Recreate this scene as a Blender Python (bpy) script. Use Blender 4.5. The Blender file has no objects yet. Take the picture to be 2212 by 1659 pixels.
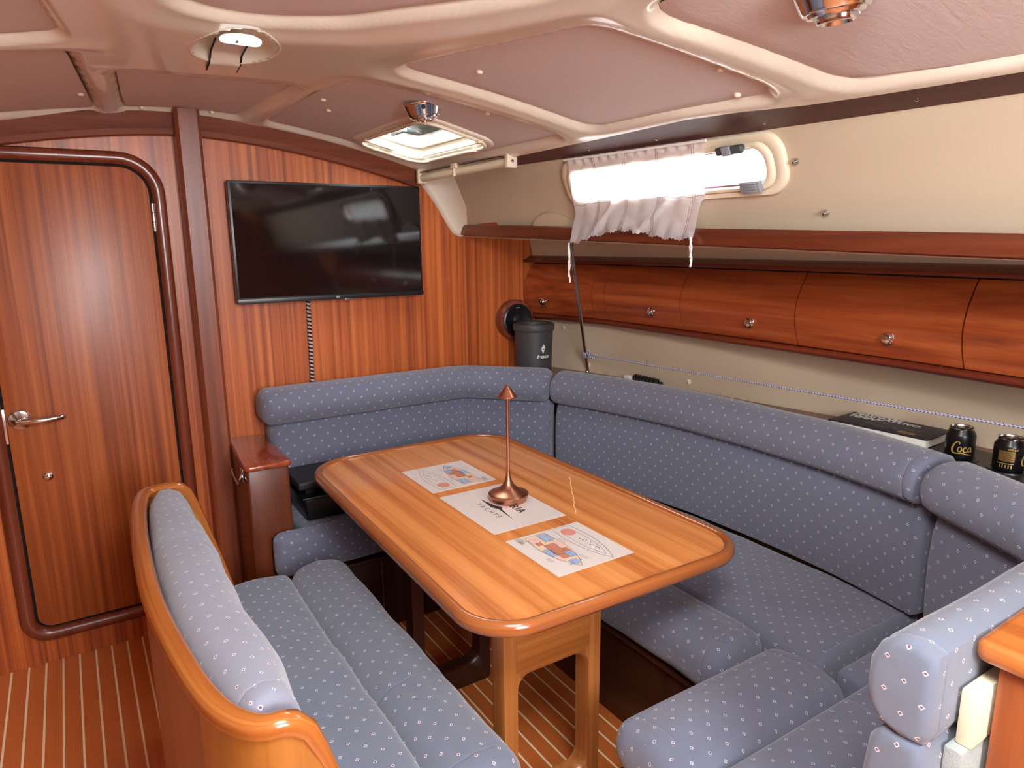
import bpy, bmesh, math, random
import numpy as np
from mathutils import Vector, Matrix, noise

random.seed(4)
S = bpy.context.scene
COL = S.collection
PI = math.pi

# ------------------------------------------------------------------ camera, world, lights, exposure
def make_camera():
    cam = bpy.data.cameras.new('camera')
    cam.sensor_fit = 'HORIZONTAL'
    cam.sensor_width = 36.0
    cam.lens = 1495.97 / 2212 * 36.0
    cam.clip_start = 0.02
    o = bpy.data.objects.new('camera', cam)
    COL.objects.link(o)
    yaw, pitch, roll = 0.566513713, 0.204023846, -0.0103169596
    fwd = Vector((math.sin(yaw) * math.cos(pitch), math.cos(yaw) * math.cos(pitch), -math.sin(pitch)))
    right = Vector((math.cos(yaw), -math.sin(yaw), 0))
    up = right.cross(fwd)
    r2 = right * math.cos(roll) + up * math.sin(roll)
    u2 = up * math.cos(roll) - right * math.sin(roll)
    m = Matrix((r2, u2, -fwd)).transposed().to_4x4()
    m.translation = (0, 0, 1.61)
    o.matrix_world = m
    S.camera = o
make_camera()

w = bpy.data.worlds.new('daylight')
S.world = w
w.use_nodes = True
w.node_tree.nodes['Background'].inputs[0].default_value = (0.93, 0.97, 1.0, 1)
w.node_tree.nodes['Background'].inputs[1].default_value = 9.0

def area(name, loc, target, sx, sy, power, col=(1, 1, 1)):
    l = bpy.data.lights.new(name, 'AREA')
    l.shape = 'RECTANGLE'; l.size = sx; l.size_y = sy; l.energy = power; l.color = col
    o = bpy.data.objects.new(name, l); COL.objects.link(o)
    o.location = loc
    o.rotation_euler = (Vector(target) - Vector(loc)).to_track_quat('-Z', 'Y').to_euler()
    return o
area('companionway_daylight', (0.45, -1.15, 1.75), (0.9, 2.4, 1.15), 0.75, 0.8, 23, (0.95, 0.98, 1.0))
area('aft_hatch_daylight', (0.45, 0.25, 2.05), (0.75, 0.9, 0.0), 0.5, 0.5, 25, (0.96, 0.98, 1.0))
area('port_window_daylight', (-0.78, 1.4, 1.74), (1.2, 1.5, 0.9), 0.9, 0.18, 14, (0.96, 0.98, 1.0))

S.view_settings.view_transform = 'Standard'
S.view_settings.look = 'None'
S.view_settings.gamma = 1.0
S.view_settings.use_curve_mapping = False
S.view_settings.exposure = 0.68
S.cycles.use_denoising = True
S.cycles.max_bounces = 10
S.cycles.diffuse_bounces = 6
S.cycles.glossy_bounces = 4
S.cycles.transmission_bounces = 6
S.cycles.sample_clamp_indirect = 8.0

# ------------------------------------------------------------------ materials
def lin(c):
    c = c / 255.0
    return c / 12.92 if c <= 0.04045 else ((c + 0.055) / 1.055) ** 2.4
def rgb(r, g, b):
    return (lin(r), lin(g), lin(b), 1)

def new_mat(name):
    m = bpy.data.materials.new(name); m.use_nodes = True
    nt = m.node_tree
    return m, nt, nt.nodes['Principled BSDF'], nt.links

def plain(name, col, rough=0.5, metal=0.0, bump=0.0, bscale=200, spec=0.5, coat=0.0, var=0.0):
    m, nt, b, L = new_mat(name)
    b.inputs['Base Color'].default_value = col
    b.inputs['Roughness'].default_value = rough
    b.inputs['Metallic'].default_value = metal
    b.inputs['Specular IOR Level'].default_value = spec
    b.inputs['Coat Weight'].default_value = coat
    tc = nt.nodes.new('ShaderNodeTexCoord')
    n = nt.nodes.new('ShaderNodeTexNoise'); n.inputs['Scale'].default_value = bscale; n.inputs['Detail'].default_value = 3
    L.new(tc.outputs['Object'], n.inputs['Vector'])
    if var:
        mx = nt.nodes.new('ShaderNodeMix'); mx.data_type = 'RGBA'
        mx.inputs['A'].default_value = col
        mx.inputs['B'].default_value = (col[0] * (1 - var), col[1] * (1 - var), col[2] * (1 - var), 1)
        L.new(n.outputs['Fac'], mx.inputs['Factor']); L.new(mx.outputs['Result'], b.inputs['Base Color'])
    if bump:
        bp = nt.nodes.new('ShaderNodeBump'); bp.inputs['Strength'].default_value = bump; bp.inputs['Distance'].default_value = 0.002
        L.new(n.outputs['Fac'], bp.inputs['Height']); L.new(bp.outputs['Normal'], b.inputs['Normal'])
    return m

def wood(name, dark, mid, light, axis='Z', freq=38, rough=0.3, coat=0.35, along=0.9, contrast=1.0, fine=1.0, uvc=False, peel=0.03):
    """striped mahogany veneer: grain lines run along the given axis"""
    m, nt, b, L = new_mat(name)
    tc = nt.nodes.new('ShaderNodeTexCoord')
    mp = nt.nodes.new('ShaderNodeMapping')
    sc = {'X': (along, freq, freq), 'Y': (freq, along, freq), 'Z': (freq, freq, along)}[axis]
    mp.inputs['Scale'].default_value = sc
    src = tc.outputs['UV' if uvc else 'Object']
    L.new(src, mp.inputs['Vector'])
    n1 = nt.nodes.new('ShaderNodeTexNoise'); n1.inputs['Scale'].default_value = 1.0
    n1.inputs['Detail'].default_value = 3.5; n1.inputs['Roughness'].default_value = 0.55; n1.inputs['Distortion'].default_value = 0.25
    L.new(mp.outputs['Vector'], n1.inputs['Vector'])
    mp2 = nt.nodes.new('ShaderNodeMapping')
    k = 9.0
    mp2.inputs['Scale'].default_value = tuple(s * (k if s == freq else 7) for s in sc)
    L.new(src, mp2.inputs['Vector'])
    n2 = nt.nodes.new('ShaderNodeTexNoise'); n2.inputs['Scale'].default_value = 1.0; n2.inputs['Detail'].default_value = 2
    L.new(mp2.outputs['Vector'], n2.inputs['Vector'])
    mr = nt.nodes.new('ShaderNodeMapRange'); mr.inputs['From Min'].default_value = 0.5 - 0.22 / contrast; mr.inputs['From Max'].default_value = 0.5 + 0.22 / contrast
    L.new(n1.outputs['Fac'], mr.inputs['Value'])
    add = nt.nodes.new('ShaderNodeMath'); add.operation = 'MULTIPLY_ADD'
    add.inputs[1].default_value = 0.36 * fine; 
    L.new(n2.outputs['Fac'], add.inputs[0])
    sub = nt.nodes.new('ShaderNodeMath'); sub.operation = 'SUBTRACT'; sub.inputs[1].default_value = 0.18 * fine
    L.new(mr.outputs['Result'], sub.inputs[0]); L.new(sub.outputs[0], add.inputs[2])
    cr = nt.nodes.new('ShaderNodeValToRGB')
    cr.color_ramp.elements[0].color = dark; cr.color_ramp.elements[1].color = light
    e = cr.color_ramp.elements.new(0.5); e.color = mid
    L.new(add.outputs[0], cr.inputs['Fac']); L.new(cr.outputs['Color'], b.inputs['Base Color'])
    b.inputs['Roughness'].default_value = rough
    b.inputs['Coat Weight'].default_value = coat
    b.inputs['Coat Roughness'].default_value = 0.24 if rough > 0.25 else 0.1
    bp = nt.nodes.new('ShaderNodeBump'); bp.inputs['Strength'].default_value = 0.12; bp.inputs['Distance'].default_value = 0.001
    L.new(n2.outputs['Fac'], bp.inputs['Height'])
    n3 = nt.nodes.new('ShaderNodeTexNoise'); n3.inputs['Scale'].default_value = 260; n3.inputs['Detail'].default_value = 2
    L.new(tc.outputs['Object'], n3.inputs['Vector'])
    bp3 = nt.nodes.new('ShaderNodeBump'); bp3.inputs['Strength'].default_value = peel; bp3.inputs['Distance'].default_value = 0.001
    L.new(n3.outputs['Fac'], bp3.inputs['Height']); L.new(bp.outputs['Normal'], bp3.inputs['Normal'])
    L.new(bp3.outputs['Normal'], b.inputs['Normal'])
    if peel > 0.05: L.new(bp3.outputs['Normal'], b.inputs['Coat Normal'])
    return m

def fabric(name, base, base2, dot, core, period=0.059, half=0.0050, sheen=0.3):
    m, nt, b, L = new_mat(name)
    N = nt.nodes.new
    uv = N('ShaderNodeUVMap')
    sep = N('ShaderNodeSeparateXYZ'); L.new(uv.outputs['UV'], sep.inputs[0])
    def math_(op, a, bb=None, c=None):
        n = N('ShaderNodeMath'); n.operation = op
        for i, v in enumerate((a, bb, c)):
            if v is None: continue
            if isinstance(v, (int, float)): n.inputs[i].default_value = v
            else: L.new(v, n.inputs[i])
        return n.outputs[0]
    def cell(off):
        u = math_('ABSOLUTE', math_('SUBTRACT', math_('FRACT', math_('ADD', math_('DIVIDE', sep.outputs[0], period), 100 + off)), 0.5))
        v = math_('ABSOLUTE', math_('SUBTRACT', math_('FRACT', math_('ADD', math_('DIVIDE', sep.outputs[1], period), 100 + off)), 0.5))
        return math_('ADD', math_('MULTIPLY', u, 1.0), math_('MULTIPLY', v, 1.0))
    d = math_('MINIMUM', cell(0.0), cell(0.5))
    h = half / period
    f_out = math_('LESS_THAN', d, h)
    f_in = math_('LESS_THAN', d, h * 0.58)
    tc = N('ShaderNodeTexCoord')
    no = N('ShaderNodeTexNoise'); no.inputs['Scale'].default_value = 7; no.inputs['Detail'].default_value = 4
    L.new(tc.outputs['Object'], no.inputs['Vector'])
    mx = N('ShaderNodeMix'); mx.data_type = 'RGBA'; mx.inputs['A'].default_value = base; mx.inputs['B'].default_value = base2
    L.new(no.outputs['Fac'], mx.inputs['Factor'])
    m2 = N('ShaderNodeMix'); m2.data_type = 'RGBA'; m2.inputs['B'].default_value = dot
    L.new(mx.outputs['Result'], m2.inputs['A']); L.new(f_out, m2.inputs['Factor'])
    m3 = N('ShaderNodeMix'); m3.data_type = 'RGBA'; m3.inputs['B'].default_value = core
    L.new(m2.outputs['Result'], m3.inputs['A']); L.new(f_in, m3.inputs['Factor'])
    L.new(m3.outputs['Result'], b.inputs['Base Color'])
    b.inputs['Roughness'].default_value = 0.92
    b.inputs['Specular IOR Level'].default_value = 0.15
    b.inputs['Sheen Weight'].default_value = sheen
    b.inputs['Sheen Roughness'].default_value = 0.6
    # weave plus soft creases
    nb = N('ShaderNodeTexNoise'); nb.inputs['Scale'].default_value = 16; nb.inputs['Detail'].default_value = 2
    L.new(tc.outputs['Object'], nb.inputs['Vector'])
    wv = N('ShaderNodeTexNoise'); wv.inputs['Scale'].default_value = 700
    L.new(tc.outputs['Object'], wv.inputs['Vector'])
    b1 = N('ShaderNodeBump'); b1.inputs['Strength'].default_value = 0.28; b1.inputs['Distance'].default_value = 0.01
    L.new(nb.outputs['Fac'], b1.inputs['Height'])
    b2 = N('ShaderNodeBump'); b2.inputs['Strength'].default_value = 0.25; b2.inputs['Distance'].default_value = 0.0008
    L.new(wv.outputs['Fac'], b2.inputs['Height']); L.new(b1.outputs['Normal'], b2.inputs['Normal'])
    L.new(b2.outputs['Normal'], b.inputs['Normal'])
    return m

M = {}
M['bulkhead'] = wood('bulkhead_veneer', rgb(122, 54, 22), rgb(182, 90, 36), rgb(210, 120, 56), 'Z', 58, 0.42, 0.15, 0.5, 0.95, peel=0.16)
M['door'] = wood('door_veneer', rgb(112, 52, 22), rgb(158, 80, 34), rgb(190, 108, 52), 'Z', 46, 0.42, 0.15, 0.6, 0.95, peel=0.16)
M['darkz'] = wood('dark_mahogany_upright', rgb(86, 36, 22), rgb(116, 54, 34), rgb(142, 72, 46), 'Z', 26, 0.3, 0.4, 1.2, 0.7)
M['darkx'] = wood('dark_mahogany_across', rgb(80, 32, 20), rgb(110, 50, 30), rgb(136, 66, 40), 'X', 30, 0.42, 0.2, 1.2, 0.7)
M['darky'] = wood('dark_mahogany_lengthwise', rgb(66, 22, 13), rgb(100, 38, 22), rgb(128, 56, 30), 'Y', 30, 0.3, 0.4, 1.2, 0.7)
M['trimboard'] = wood('dark_trim_board', rgb(58, 16, 13), rgb(76, 26, 20), rgb(92, 36, 26), 'Y', 26, 0.5, 0.0, 1.0, 0.6)
M['locker'] = wood('locker_mahogany', rgb(112, 46, 24), rgb(156, 72, 34), rgb(182, 96, 50), 'Y', 34, 0.3, 0.35, 1.4, 0.85, peel=0.14)
M['table'] = wood('table_mahogany', rgb(172, 98, 48), rgb(216, 138, 76), rgb(230, 158, 94), 'Y', 24, 0.2, 0.5, 0.4, 0.95)
M['rim'] = wood('table_edge_wood', rgb(128, 68, 32), rgb(154, 88, 44), rgb(172, 106, 56), 'X', 40, 0.2, 0.6, 0.9, 0.6, uvc=True)
M['legw'] = wood('table_leg_wood', rgb(130, 76, 36), rgb(162, 100, 50), rgb(184, 120, 64), 'Z', 60, 0.3, 0.4, 0.8, 0.7)
M['benchrim'] = wood('bench_rail_wood', rgb(132, 68, 28), rgb(166, 94, 40), rgb(192, 122, 58), 'X', 90, 0.2, 0.6, 1.0, 0.7, uvc=True)
M['benchend'] = wood('bench_end_wood', rgb(146, 88, 34), rgb(168, 106, 44), rgb(182, 120, 56), 'Z', 24, 0.3, 0.4, 1.6, 0.5)
M['benchback'] = wood('bench_back_wood', rgb(118, 58, 30), rgb(146, 78, 42), rgb(166, 94, 54), 'Z', 24, 0.3, 0.4, 0.9, 0.6)
M['counter'] = wood('counter_top_wood', rgb(140, 72, 30), rgb(176, 100, 46), rgb(200, 124, 62), 'Y', 30, 0.26, 0.5, 1.0, 0.7)
M['plank'] = wood('cabin_sole_plank', rgb(186, 96, 44), rgb(202, 108, 50), rgb(212, 120, 60), 'Y', 90, 0.4, 0.2, 3.0, 0.5, 0.6)
M['caulk'] = plain('pale_sole_strip', rgb(250, 226, 184), 0.55, bump=0.05)
M['liner'] = plain('cream_gelcoat_liner', rgb(228, 218, 199), 0.22, coat=0.35, bump=0.02, bscale=4)
M['base'] = wood('shade_darkened_wood', rgb(34, 12, 8), rgb(50, 20, 12), rgb(64, 28, 18), 'Z', 26, 0.4, 0.2, 1.2, 0.6)  # dark wood, with the shade under the table painted into its colour
M['apron'] = wood('apron_wood', rgb(136, 78, 34), rgb(164, 100, 46), rgb(182, 118, 60), 'X', 50, 0.3, 0.4, 1.0, 0.8)
M['pillarw'] = wood('pillar_wood', rgb(92, 40, 22), rgb(124, 60, 34), rgb(148, 78, 46), 'Z', 40, 0.4, 0.2, 0.9, 0.7, peel=0.1)
M['headw'] = wood('head_trim_wood', rgb(86, 36, 20), rgb(114, 54, 30), rgb(136, 68, 40), 'X', 40, 0.45, 0.15, 1.2, 0.7, peel=0.1)
M['column'] = wood('column_wood', rgb(74, 32, 16), rgb(96, 44, 22), rgb(114, 58, 30), 'Z', 24, 0.32, 0.35, 0.9, 0.6)
M['coltop'] = wood('column_top_wood', rgb(118, 44, 22), rgb(146, 62, 34), rgb(168, 82, 48), 'Y', 26, 0.2, 0.6, 0.9, 0.8)
M['fiddle'] = wood('shelf_rail_wood', rgb(74, 30, 18), rgb(100, 46, 26), rgb(122, 62, 36), 'Y', 30, 0.3, 0.4, 1.2, 0.7)
M['hullpanel'] = plain('cream_vinyl_wall', rgb(193, 174, 149), 0.6, bump=0.25, bscale=120)
M['cream'] = plain('cream_plastic', rgb(228, 214, 188), 0.35)
M['white'] = plain('white_plastic', rgb(235, 232, 225), 0.35)
M['chrome'] = plain('polished_chrome', (0.72, 0.75, 0.79, 1), 0.1, 1.0)
M['steel'] = plain('brushed_steel', (0.55, 0.54, 0.53, 1), 0.22, 1.0)
M['grey'] = plain('grey_plastic', rgb(140, 142, 146), 0.45)
M['darkgrey'] = plain('dark_grey_plastic', rgb(70, 74, 74), 0.45)
M['black'] = plain('black_plastic', rgb(22, 21, 23), 0.35, bump=0.05)
M['blackmatt'] = plain('matt_black_plastic', rgb(32, 31, 32), 0.55, bump=0.1, bscale=300)
M['binm'] = plain('charcoal_bin_plastic', rgb(62, 61, 63), 0.5)
M['screen'] = plain('black_glass_screen', rgb(16, 14, 15), 0.06, spec=0.6)
M['copper'] = plain('copper_anodised_metal', (0.56, 0.25, 0.15, 1), 0.33, 1.0)
M['paper'] = plain('speckled_pale_paper', rgb(222, 212, 206), 0.35, var=0.12, bscale=60)
M['ink'] = plain('dark_ink', rgb(40, 38, 40), 0.5)
M['pblue'] = plain('blue_print', rgb(150, 170, 206), 0.5)
M['pbrown'] = plain('brown_print', rgb(188, 122, 94), 0.5)
M['pred'] = plain('red_print', rgb(212, 138, 120), 0.5)
M['ppink'] = plain('pink_print', rgb(228, 182, 178), 0.5)
M['ptan'] = plain('tan_print', rgb(222, 196, 168), 0.5)
M['gold'] = plain('gold_print', rgb(214, 176, 96), 0.35, 0.6)
M['canm'] = plain('black_can_paint', rgb(20, 20, 22), 0.28, 0.3)
M['alu'] = plain('aluminium', (0.75, 0.74, 0.72, 1), 0.22, 1.0)
M['bookc'] = plain('dark_book_cover', rgb(38, 36, 52), 0.5, var=0.5, bscale=30)
M['pages'] = plain('book_pages', rgb(226, 222, 208), 0.8, bump=0.3, bscale=500)
M['foam'] = plain('cream_backing_board', rgb(224, 210, 180), 0.7)
M['felt'] = plain('grey_felt_lining', rgb(170, 176, 172), 0.95, bump=0.6, bscale=300, var=0.3)
M['dark'] = plain('dark_void_lining', rgb(14, 10, 9), 0.9)
M['pinkseal'] = plain('window_seal', rgb(150, 90, 110), 0.5)
M['printw'] = plain('white_print', rgb(225, 225, 225), 0.5)
FABC = dict(base=rgb(99, 103, 123), base2=rgb(108, 111, 129), dot=rgb(196, 192, 200), core=rgb(100, 84, 100))
M['fabric'] = fabric('blue_grey_upholstery', **FABC)
FABB = dict(base=rgb(98, 106, 124), base2=rgb(110, 116, 133), dot=rgb(210, 203, 208), core=rgb(120, 74, 88))
M['fabric2'] = fabric('faded_blue_upholstery', **FABB)
M['fabric3'] = fabric('sun_bleached_upholstery', base=rgb(124, 127, 144), base2=rgb(136, 137, 153), dot=rgb(214, 206, 212), core=rgb(124, 76, 90))

def vinyl():
    m, nt, b, L = new_mat('mauve_padded_vinyl')
    b.inputs['Base Color'].default_value = rgb(214, 201, 196)
    b.inputs['Roughness'].default_value = 0.62
    b.inputs['Specular IOR Level'].default_value = 0.3
    tc = nt.nodes.new('ShaderNodeTexCoord')
    mp = nt.nodes.new('ShaderNodeMapping'); mp.inputs['Scale'].default_value = (1.0, 2.4, 1.0); mp.inputs['Rotation'].default_value = (0, 0, 0.5)
    L.new(tc.outputs['Object'], mp.inputs['Vector'])
    n = nt.nodes.new('ShaderNodeTexNoise'); n.inputs['Scale'].default_value = 22; n.inputs['Detail'].default_value = 5; n.inputs['Distortion'].default_value = 1.2
    L.new(mp.outputs['Vector'], n.inputs['Vector'])
    bp = nt.nodes.new('ShaderNodeBump'); bp.inputs['Strength'].default_value = 0.2; bp.inputs['Distance'].default_value = 0.005
    L.new(n.outputs['Fac'], bp.inputs['Height']); L.new(bp.outputs['Normal'], b.inputs['Normal'])
    return m
M['vinyl'] = vinyl()

def glass():
    m, nt, b, L = new_mat('clear_pane')
    nt.nodes.remove(b)
    N = nt.nodes.new
    tr = N('ShaderNodeBsdfTransparent'); tr.inputs[0].default_value = (0.95, 0.97, 0.97, 1)
    gl = N('ShaderNodeBsdfGlossy'); gl.inputs['Roughness'].default_value = 0.02
    fr = N('ShaderNodeFresnel'); fr.inputs['IOR'].default_value = 1.12
    mx = N('ShaderNodeMixShader')
    L.new(fr.outputs[0], mx.inputs[0]); L.new(tr.outputs[0], mx.inputs[1]); L.new(gl.outputs[0], mx.inputs[2])
    L.new(mx.outputs[0], nt.nodes['Material Output'].inputs['Surface'])
    return m
M['glass'] = glass()

def curtain_mat():
    m, nt, b, L = new_mat('sheer_white_cotton')
    out = nt.nodes['Material Output']
    nt.nodes.remove(b)
    N = nt.nodes.new
    uv = N('ShaderNodeUVMap')
    sep = N('ShaderNodeSeparateXYZ'); L.new(uv.outputs['UV'], sep.inputs[0])
    # fine plaid threads woven into the cloth
    def lines(sock, period, wdt):
        a = N('ShaderNodeMath'); a.operation = 'DIVIDE'; a.inputs[1].default_value = period; L.new(sock, a.inputs[0])
        f = N('ShaderNodeMath'); f.operation = 'FRACT'; L.new(a.outputs[0], f.inputs[0])
        t = N('ShaderNodeMath'); t.operation = 'LESS_THAN'; t.inputs[1].default_value = wdt / period; L.new(f.outputs[0], t.inputs[0])
        return t.outputs[0]
    s1 = lines(sep.outputs[0], 0.15, 0.0022)
    ad = N('ShaderNodeMath'); ad.operation = 'ADD'; ad.inputs[1].default_value = 0.008; L.new(sep.outputs[0], ad.inputs[0])
    s2 = lines(ad.outputs[0], 0.15, 0.0022)
    s3 = lines(sep.outputs[1], 0.17, 0.0022)
    mx = N('ShaderNodeMath'); mx.operation = 'MAXIMUM'; L.new(s1, mx.inputs[0]); L.new(s2, mx.inputs[1])
    mx2 = N('ShaderNodeMath'); mx2.operation = 'MAXIMUM'; L.new(mx.outputs[0], mx2.inputs[0]); L.new(s3, mx2.inputs[1])
    c = N('ShaderNodeMix'); c.data_type = 'RGBA'; c.inputs['A'].default_value = rgb(252, 248, 250); c.inputs['B'].default_value = rgb(186, 160, 166)
    L.new(mx2.outputs[0], c.inputs['Factor'])
    d = N('ShaderNodeBsdfDiffuse'); t = N('ShaderNodeBsdfTranslucent'); tr = N('ShaderNodeBsdfTransparent')
    L.new(c.outputs['Result'], d.inputs['Color']); L.new(c.outputs['Result'], t.inputs['Color'])
    a1 = N('ShaderNodeMixShader'); a1.inputs[0].default_value = 0.5
    L.new(d.outputs[0], a1.inputs[1]); L.new(t.outputs[0], a1.inputs[2])
    a2 = N('ShaderNodeMixShader'); a2.inputs[0].default_value = 0.14
    L.new(a1.outputs[0], a2.inputs[1]); L.new(tr.outputs[0], a2.inputs[2])
    L.new(a2.outputs[0], out.inputs['Surface'])
    return m
M['curtain'] = curtain_mat()

def lampglow():
    m, nt, b, L = new_mat('lit_lamp_lens')
    b.inputs['Base Color'].default_value = (0.9, 0.95, 0.95, 1)
    b.inputs['Emission Color'].default_value = (0.86, 0.98, 1.0, 1)
    b.inputs['Emission Strength'].default_value = 0.9
    return m
M['lens'] = lampglow()

def stripe_cable():
    m, nt, b, L = new_mat('black_white_braided_cable')
    N = nt.nodes.new
    uv = N('ShaderNodeUVMap'); sep = N('ShaderNodeSeparateXYZ'); L.new(uv.outputs['UV'], sep.inputs[0])
    a = N('ShaderNodeMath'); a.operation = 'DIVIDE'; a.inputs[1].default_value = 0.017; L.new(sep.outputs[0], a.inputs[0])
    s = N('ShaderNodeMath'); s.operation = 'MULTIPLY_ADD'; s.inputs[1].default_value = 28; L.new(sep.outputs[1], s.inputs[0]); L.new(a.outputs[0], s.inputs[2])
    f = N('ShaderNodeMath'); f.operation = 'FRACT'; L.new(s.outputs[0], f.inputs[0])
    t = N('ShaderNodeMath'); t.operation = 'LESS_THAN'; t.inputs[1].default_value = 0.5; L.new(f.outputs[0], t.inputs[0])
    c = N('ShaderNodeMix'); c.data_type = 'RGBA'; c.inputs['A'].default_value = rgb(20, 18, 18); c.inputs['B'].default_value = rgb(190, 170, 160)
    L.new(t.outputs[0], c.inputs['Factor']); L.new(c.outputs['Result'], b.inputs['Base Color'])
    b.inputs['Roughness'].default_value = 0.8
    return m
M['cable'] = stripe_cable()

def rope_mat():
    m, nt, b, L = new_mat('blue_white_braided_rope')
    N = nt.nodes.new
    uv = N('ShaderNodeUVMap'); sep = N('ShaderNodeSeparateXYZ'); L.new(uv.outputs['UV'], sep.inputs[0])
    a = N('ShaderNodeMath'); a.operation = 'DIVIDE'; a.inputs[1].default_value = 0.011; L.new(sep.outputs[0], a.inputs[0])
    s = N('ShaderNodeMath'); s.operation = 'MULTIPLY_ADD'; s.inputs[1].default_value = 60; L.new(sep.outputs[1], s.inputs[0]); L.new(a.outputs[0], s.inputs[2])
    f = N('ShaderNodeMath'); f.operation = 'FRACT'; L.new(s.outputs[0], f.inputs[0])
    t = N('ShaderNodeMath'); t.operation = 'LESS_THAN'; t.inputs[1].default_value = 0.4; L.new(f.outputs[0], t.inputs[0])
    c = N('ShaderNodeMix'); c.data_type = 'RGBA'; c.inputs['A'].default_value = rgb(200, 200, 215); c.inputs['B'].default_value = rgb(50, 66, 130)
    L.new(t.outputs[0], c.inputs['Factor']); L.new(c.outputs['Result'], b.inputs['Base Color'])
    b.inputs['Roughness'].default_value = 0.8
    return m
M['rope'] = rope_mat()

# ------------------------------------------------------------------ object helpers
LOC = {}
def thing(name, label, cat, loc=(0, 0, 0), group=None):
    o = bpy.data.objects.new(name, None)
    o.empty_display_size = 0.05
    COL.objects.link(o)
    o.location = loc
    LOC[o.name] = Vector(loc)
    if label: o['label'] = label
    if cat: o['category'] = cat
    if group: o['group'] = group
    return o

def wpos(o):
    p = Vector((0, 0, 0))
    while o is not None:
        p += LOC.get(o.name, Vector((0, 0, 0)))
        o = None
    return p

def attach(o, parent):
    """keep the part's vertices in cabin coordinates while its origin rides on the parent"""
    if parent is None: return
    o.parent = parent
    o.matrix_parent_inverse = Matrix.Translation(-LOC.get(parent.name, Vector((0, 0, 0))))

def link_mesh(name, me, mat, parent=None, smooth=True, angle=40):
    o = bpy.data.objects.new(name, me)
    COL.objects.link(o)
    if mat is not None:
        for mm in (mat if isinstance(mat, (list, tuple)) else [mat]):
            me.materials.append(mm)
    if smooth and len(me.polygons):
        me.polygons.foreach_set('use_smooth', [True] * len(me.polygons))
        if angle and angle < 180:
            me.set_sharp_from_angle(angle=math.radians(angle))
    attach(o, parent)
    return o

def mesh(name, V, F, mat, parent=None, smooth=True, angle=40, uv=None, luv=None, mi=None):
    me = bpy.data.meshes.new(name)
    me.from_pydata([tuple(v) for v in V], [], F)
    if uv is not None or luv is not None:
        lay = me.uv_layers.new(name='UVMap')
        if luv is not None:
            for i, c in enumerate(luv): lay.data[i].uv = c
        else:
            for l in me.loops: lay.data[l.index].uv = uv[l.vertex_index]
    if mi is not None:
        me.polygons.foreach_set('material_index', mi)
    me.update()
    bm = bmesh.new(); bm.from_mesh(me)
    bmesh.ops.recalc_face_normals(bm, faces=bm.faces)
    bm.to_mesh(me); bm.free()
    return link_mesh(name, me, mat, parent, smooth, angle)

def bm_obj(name, bm, mat, parent=None, smooth=True, angle=40):
    bmesh.ops.recalc_face_normals(bm, faces=bm.faces)
    me = bpy.data.meshes.new(name); bm.to_mesh(me); bm.free()
    return link_mesh(name, me, mat, parent, smooth, angle)

def add_box(bm, x0, x1, y0, y1, z0, z1, r=0.0, seg=2, xf=None):
    g = bmesh.ops.create_cube(bm, size=1.0)
    vs = g['verts']
    for v in vs:
        v.co = Vector((x0 + (v.co.x + .5) * (x1 - x0), y0 + (v.co.y + .5) * (y1 - y0), z0 + (v.co.z + .5) * (z1 - z0)))
        if xf: v.co = xf(v.co)
    if r > 0:
        es = list({e for v in vs for e in v.link_edges})
        bmesh.ops.bevel(bm, geom=es, offset=r, segments=seg, affect='EDGES', profile=0.6)

def box(name, x0, x1, y0, y1, z0, z1, mat, parent=None, r=0.0, seg=2, xf=None):
    bm = bmesh.new(); add_box(bm, x0, x1, y0, y1, z0, z1, r, seg, xf)
    return bm_obj(name, bm, mat, parent)

def catmull(P, n=8):
    P = [np.array(p, float) for p in P]
    if len(P) < 3: return P
    out = []
    for i in range(len(P) - 1):
        p0 = P[i - 1] if i else 2 * P[0] - P[1]
        p1, p2 = P[i], P[i + 1]
        p3 = P[i + 2] if i + 2 < len(P) else 2 * P[-1] - P[-2]
        for k in range(n):
            t = k / n
            out.append(.5 * ((2 * p1) + (-p0 + p2) * t + (2 * p0 - 5 * p1 + 4 * p2 - p3) * t * t + (-p0 + 3 * p1 - 3 * p2 + p3) * t ** 3))
    out.append(P[-1])
    return out

def resample(P, step):
    P = [np.array(p, float) for p in P]
    L = [0]
    for a, b in zip(P, P[1:]): L.append(L[-1] + np.linalg.norm(b - a))
    n = max(2, int(round(L[-1] / step)) + 1)
    out = []
    j = 0
    for s in np.linspace(0, L[-1], n):
        while j < len(P) - 2 and L[j + 1] < s: j += 1
        t = (s - L[j]) / max(1e-9, L[j + 1] - L[j])
        out.append(P[j] + (P[j + 1] - P[j]) * min(1, max(0, t)))
    return out

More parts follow.
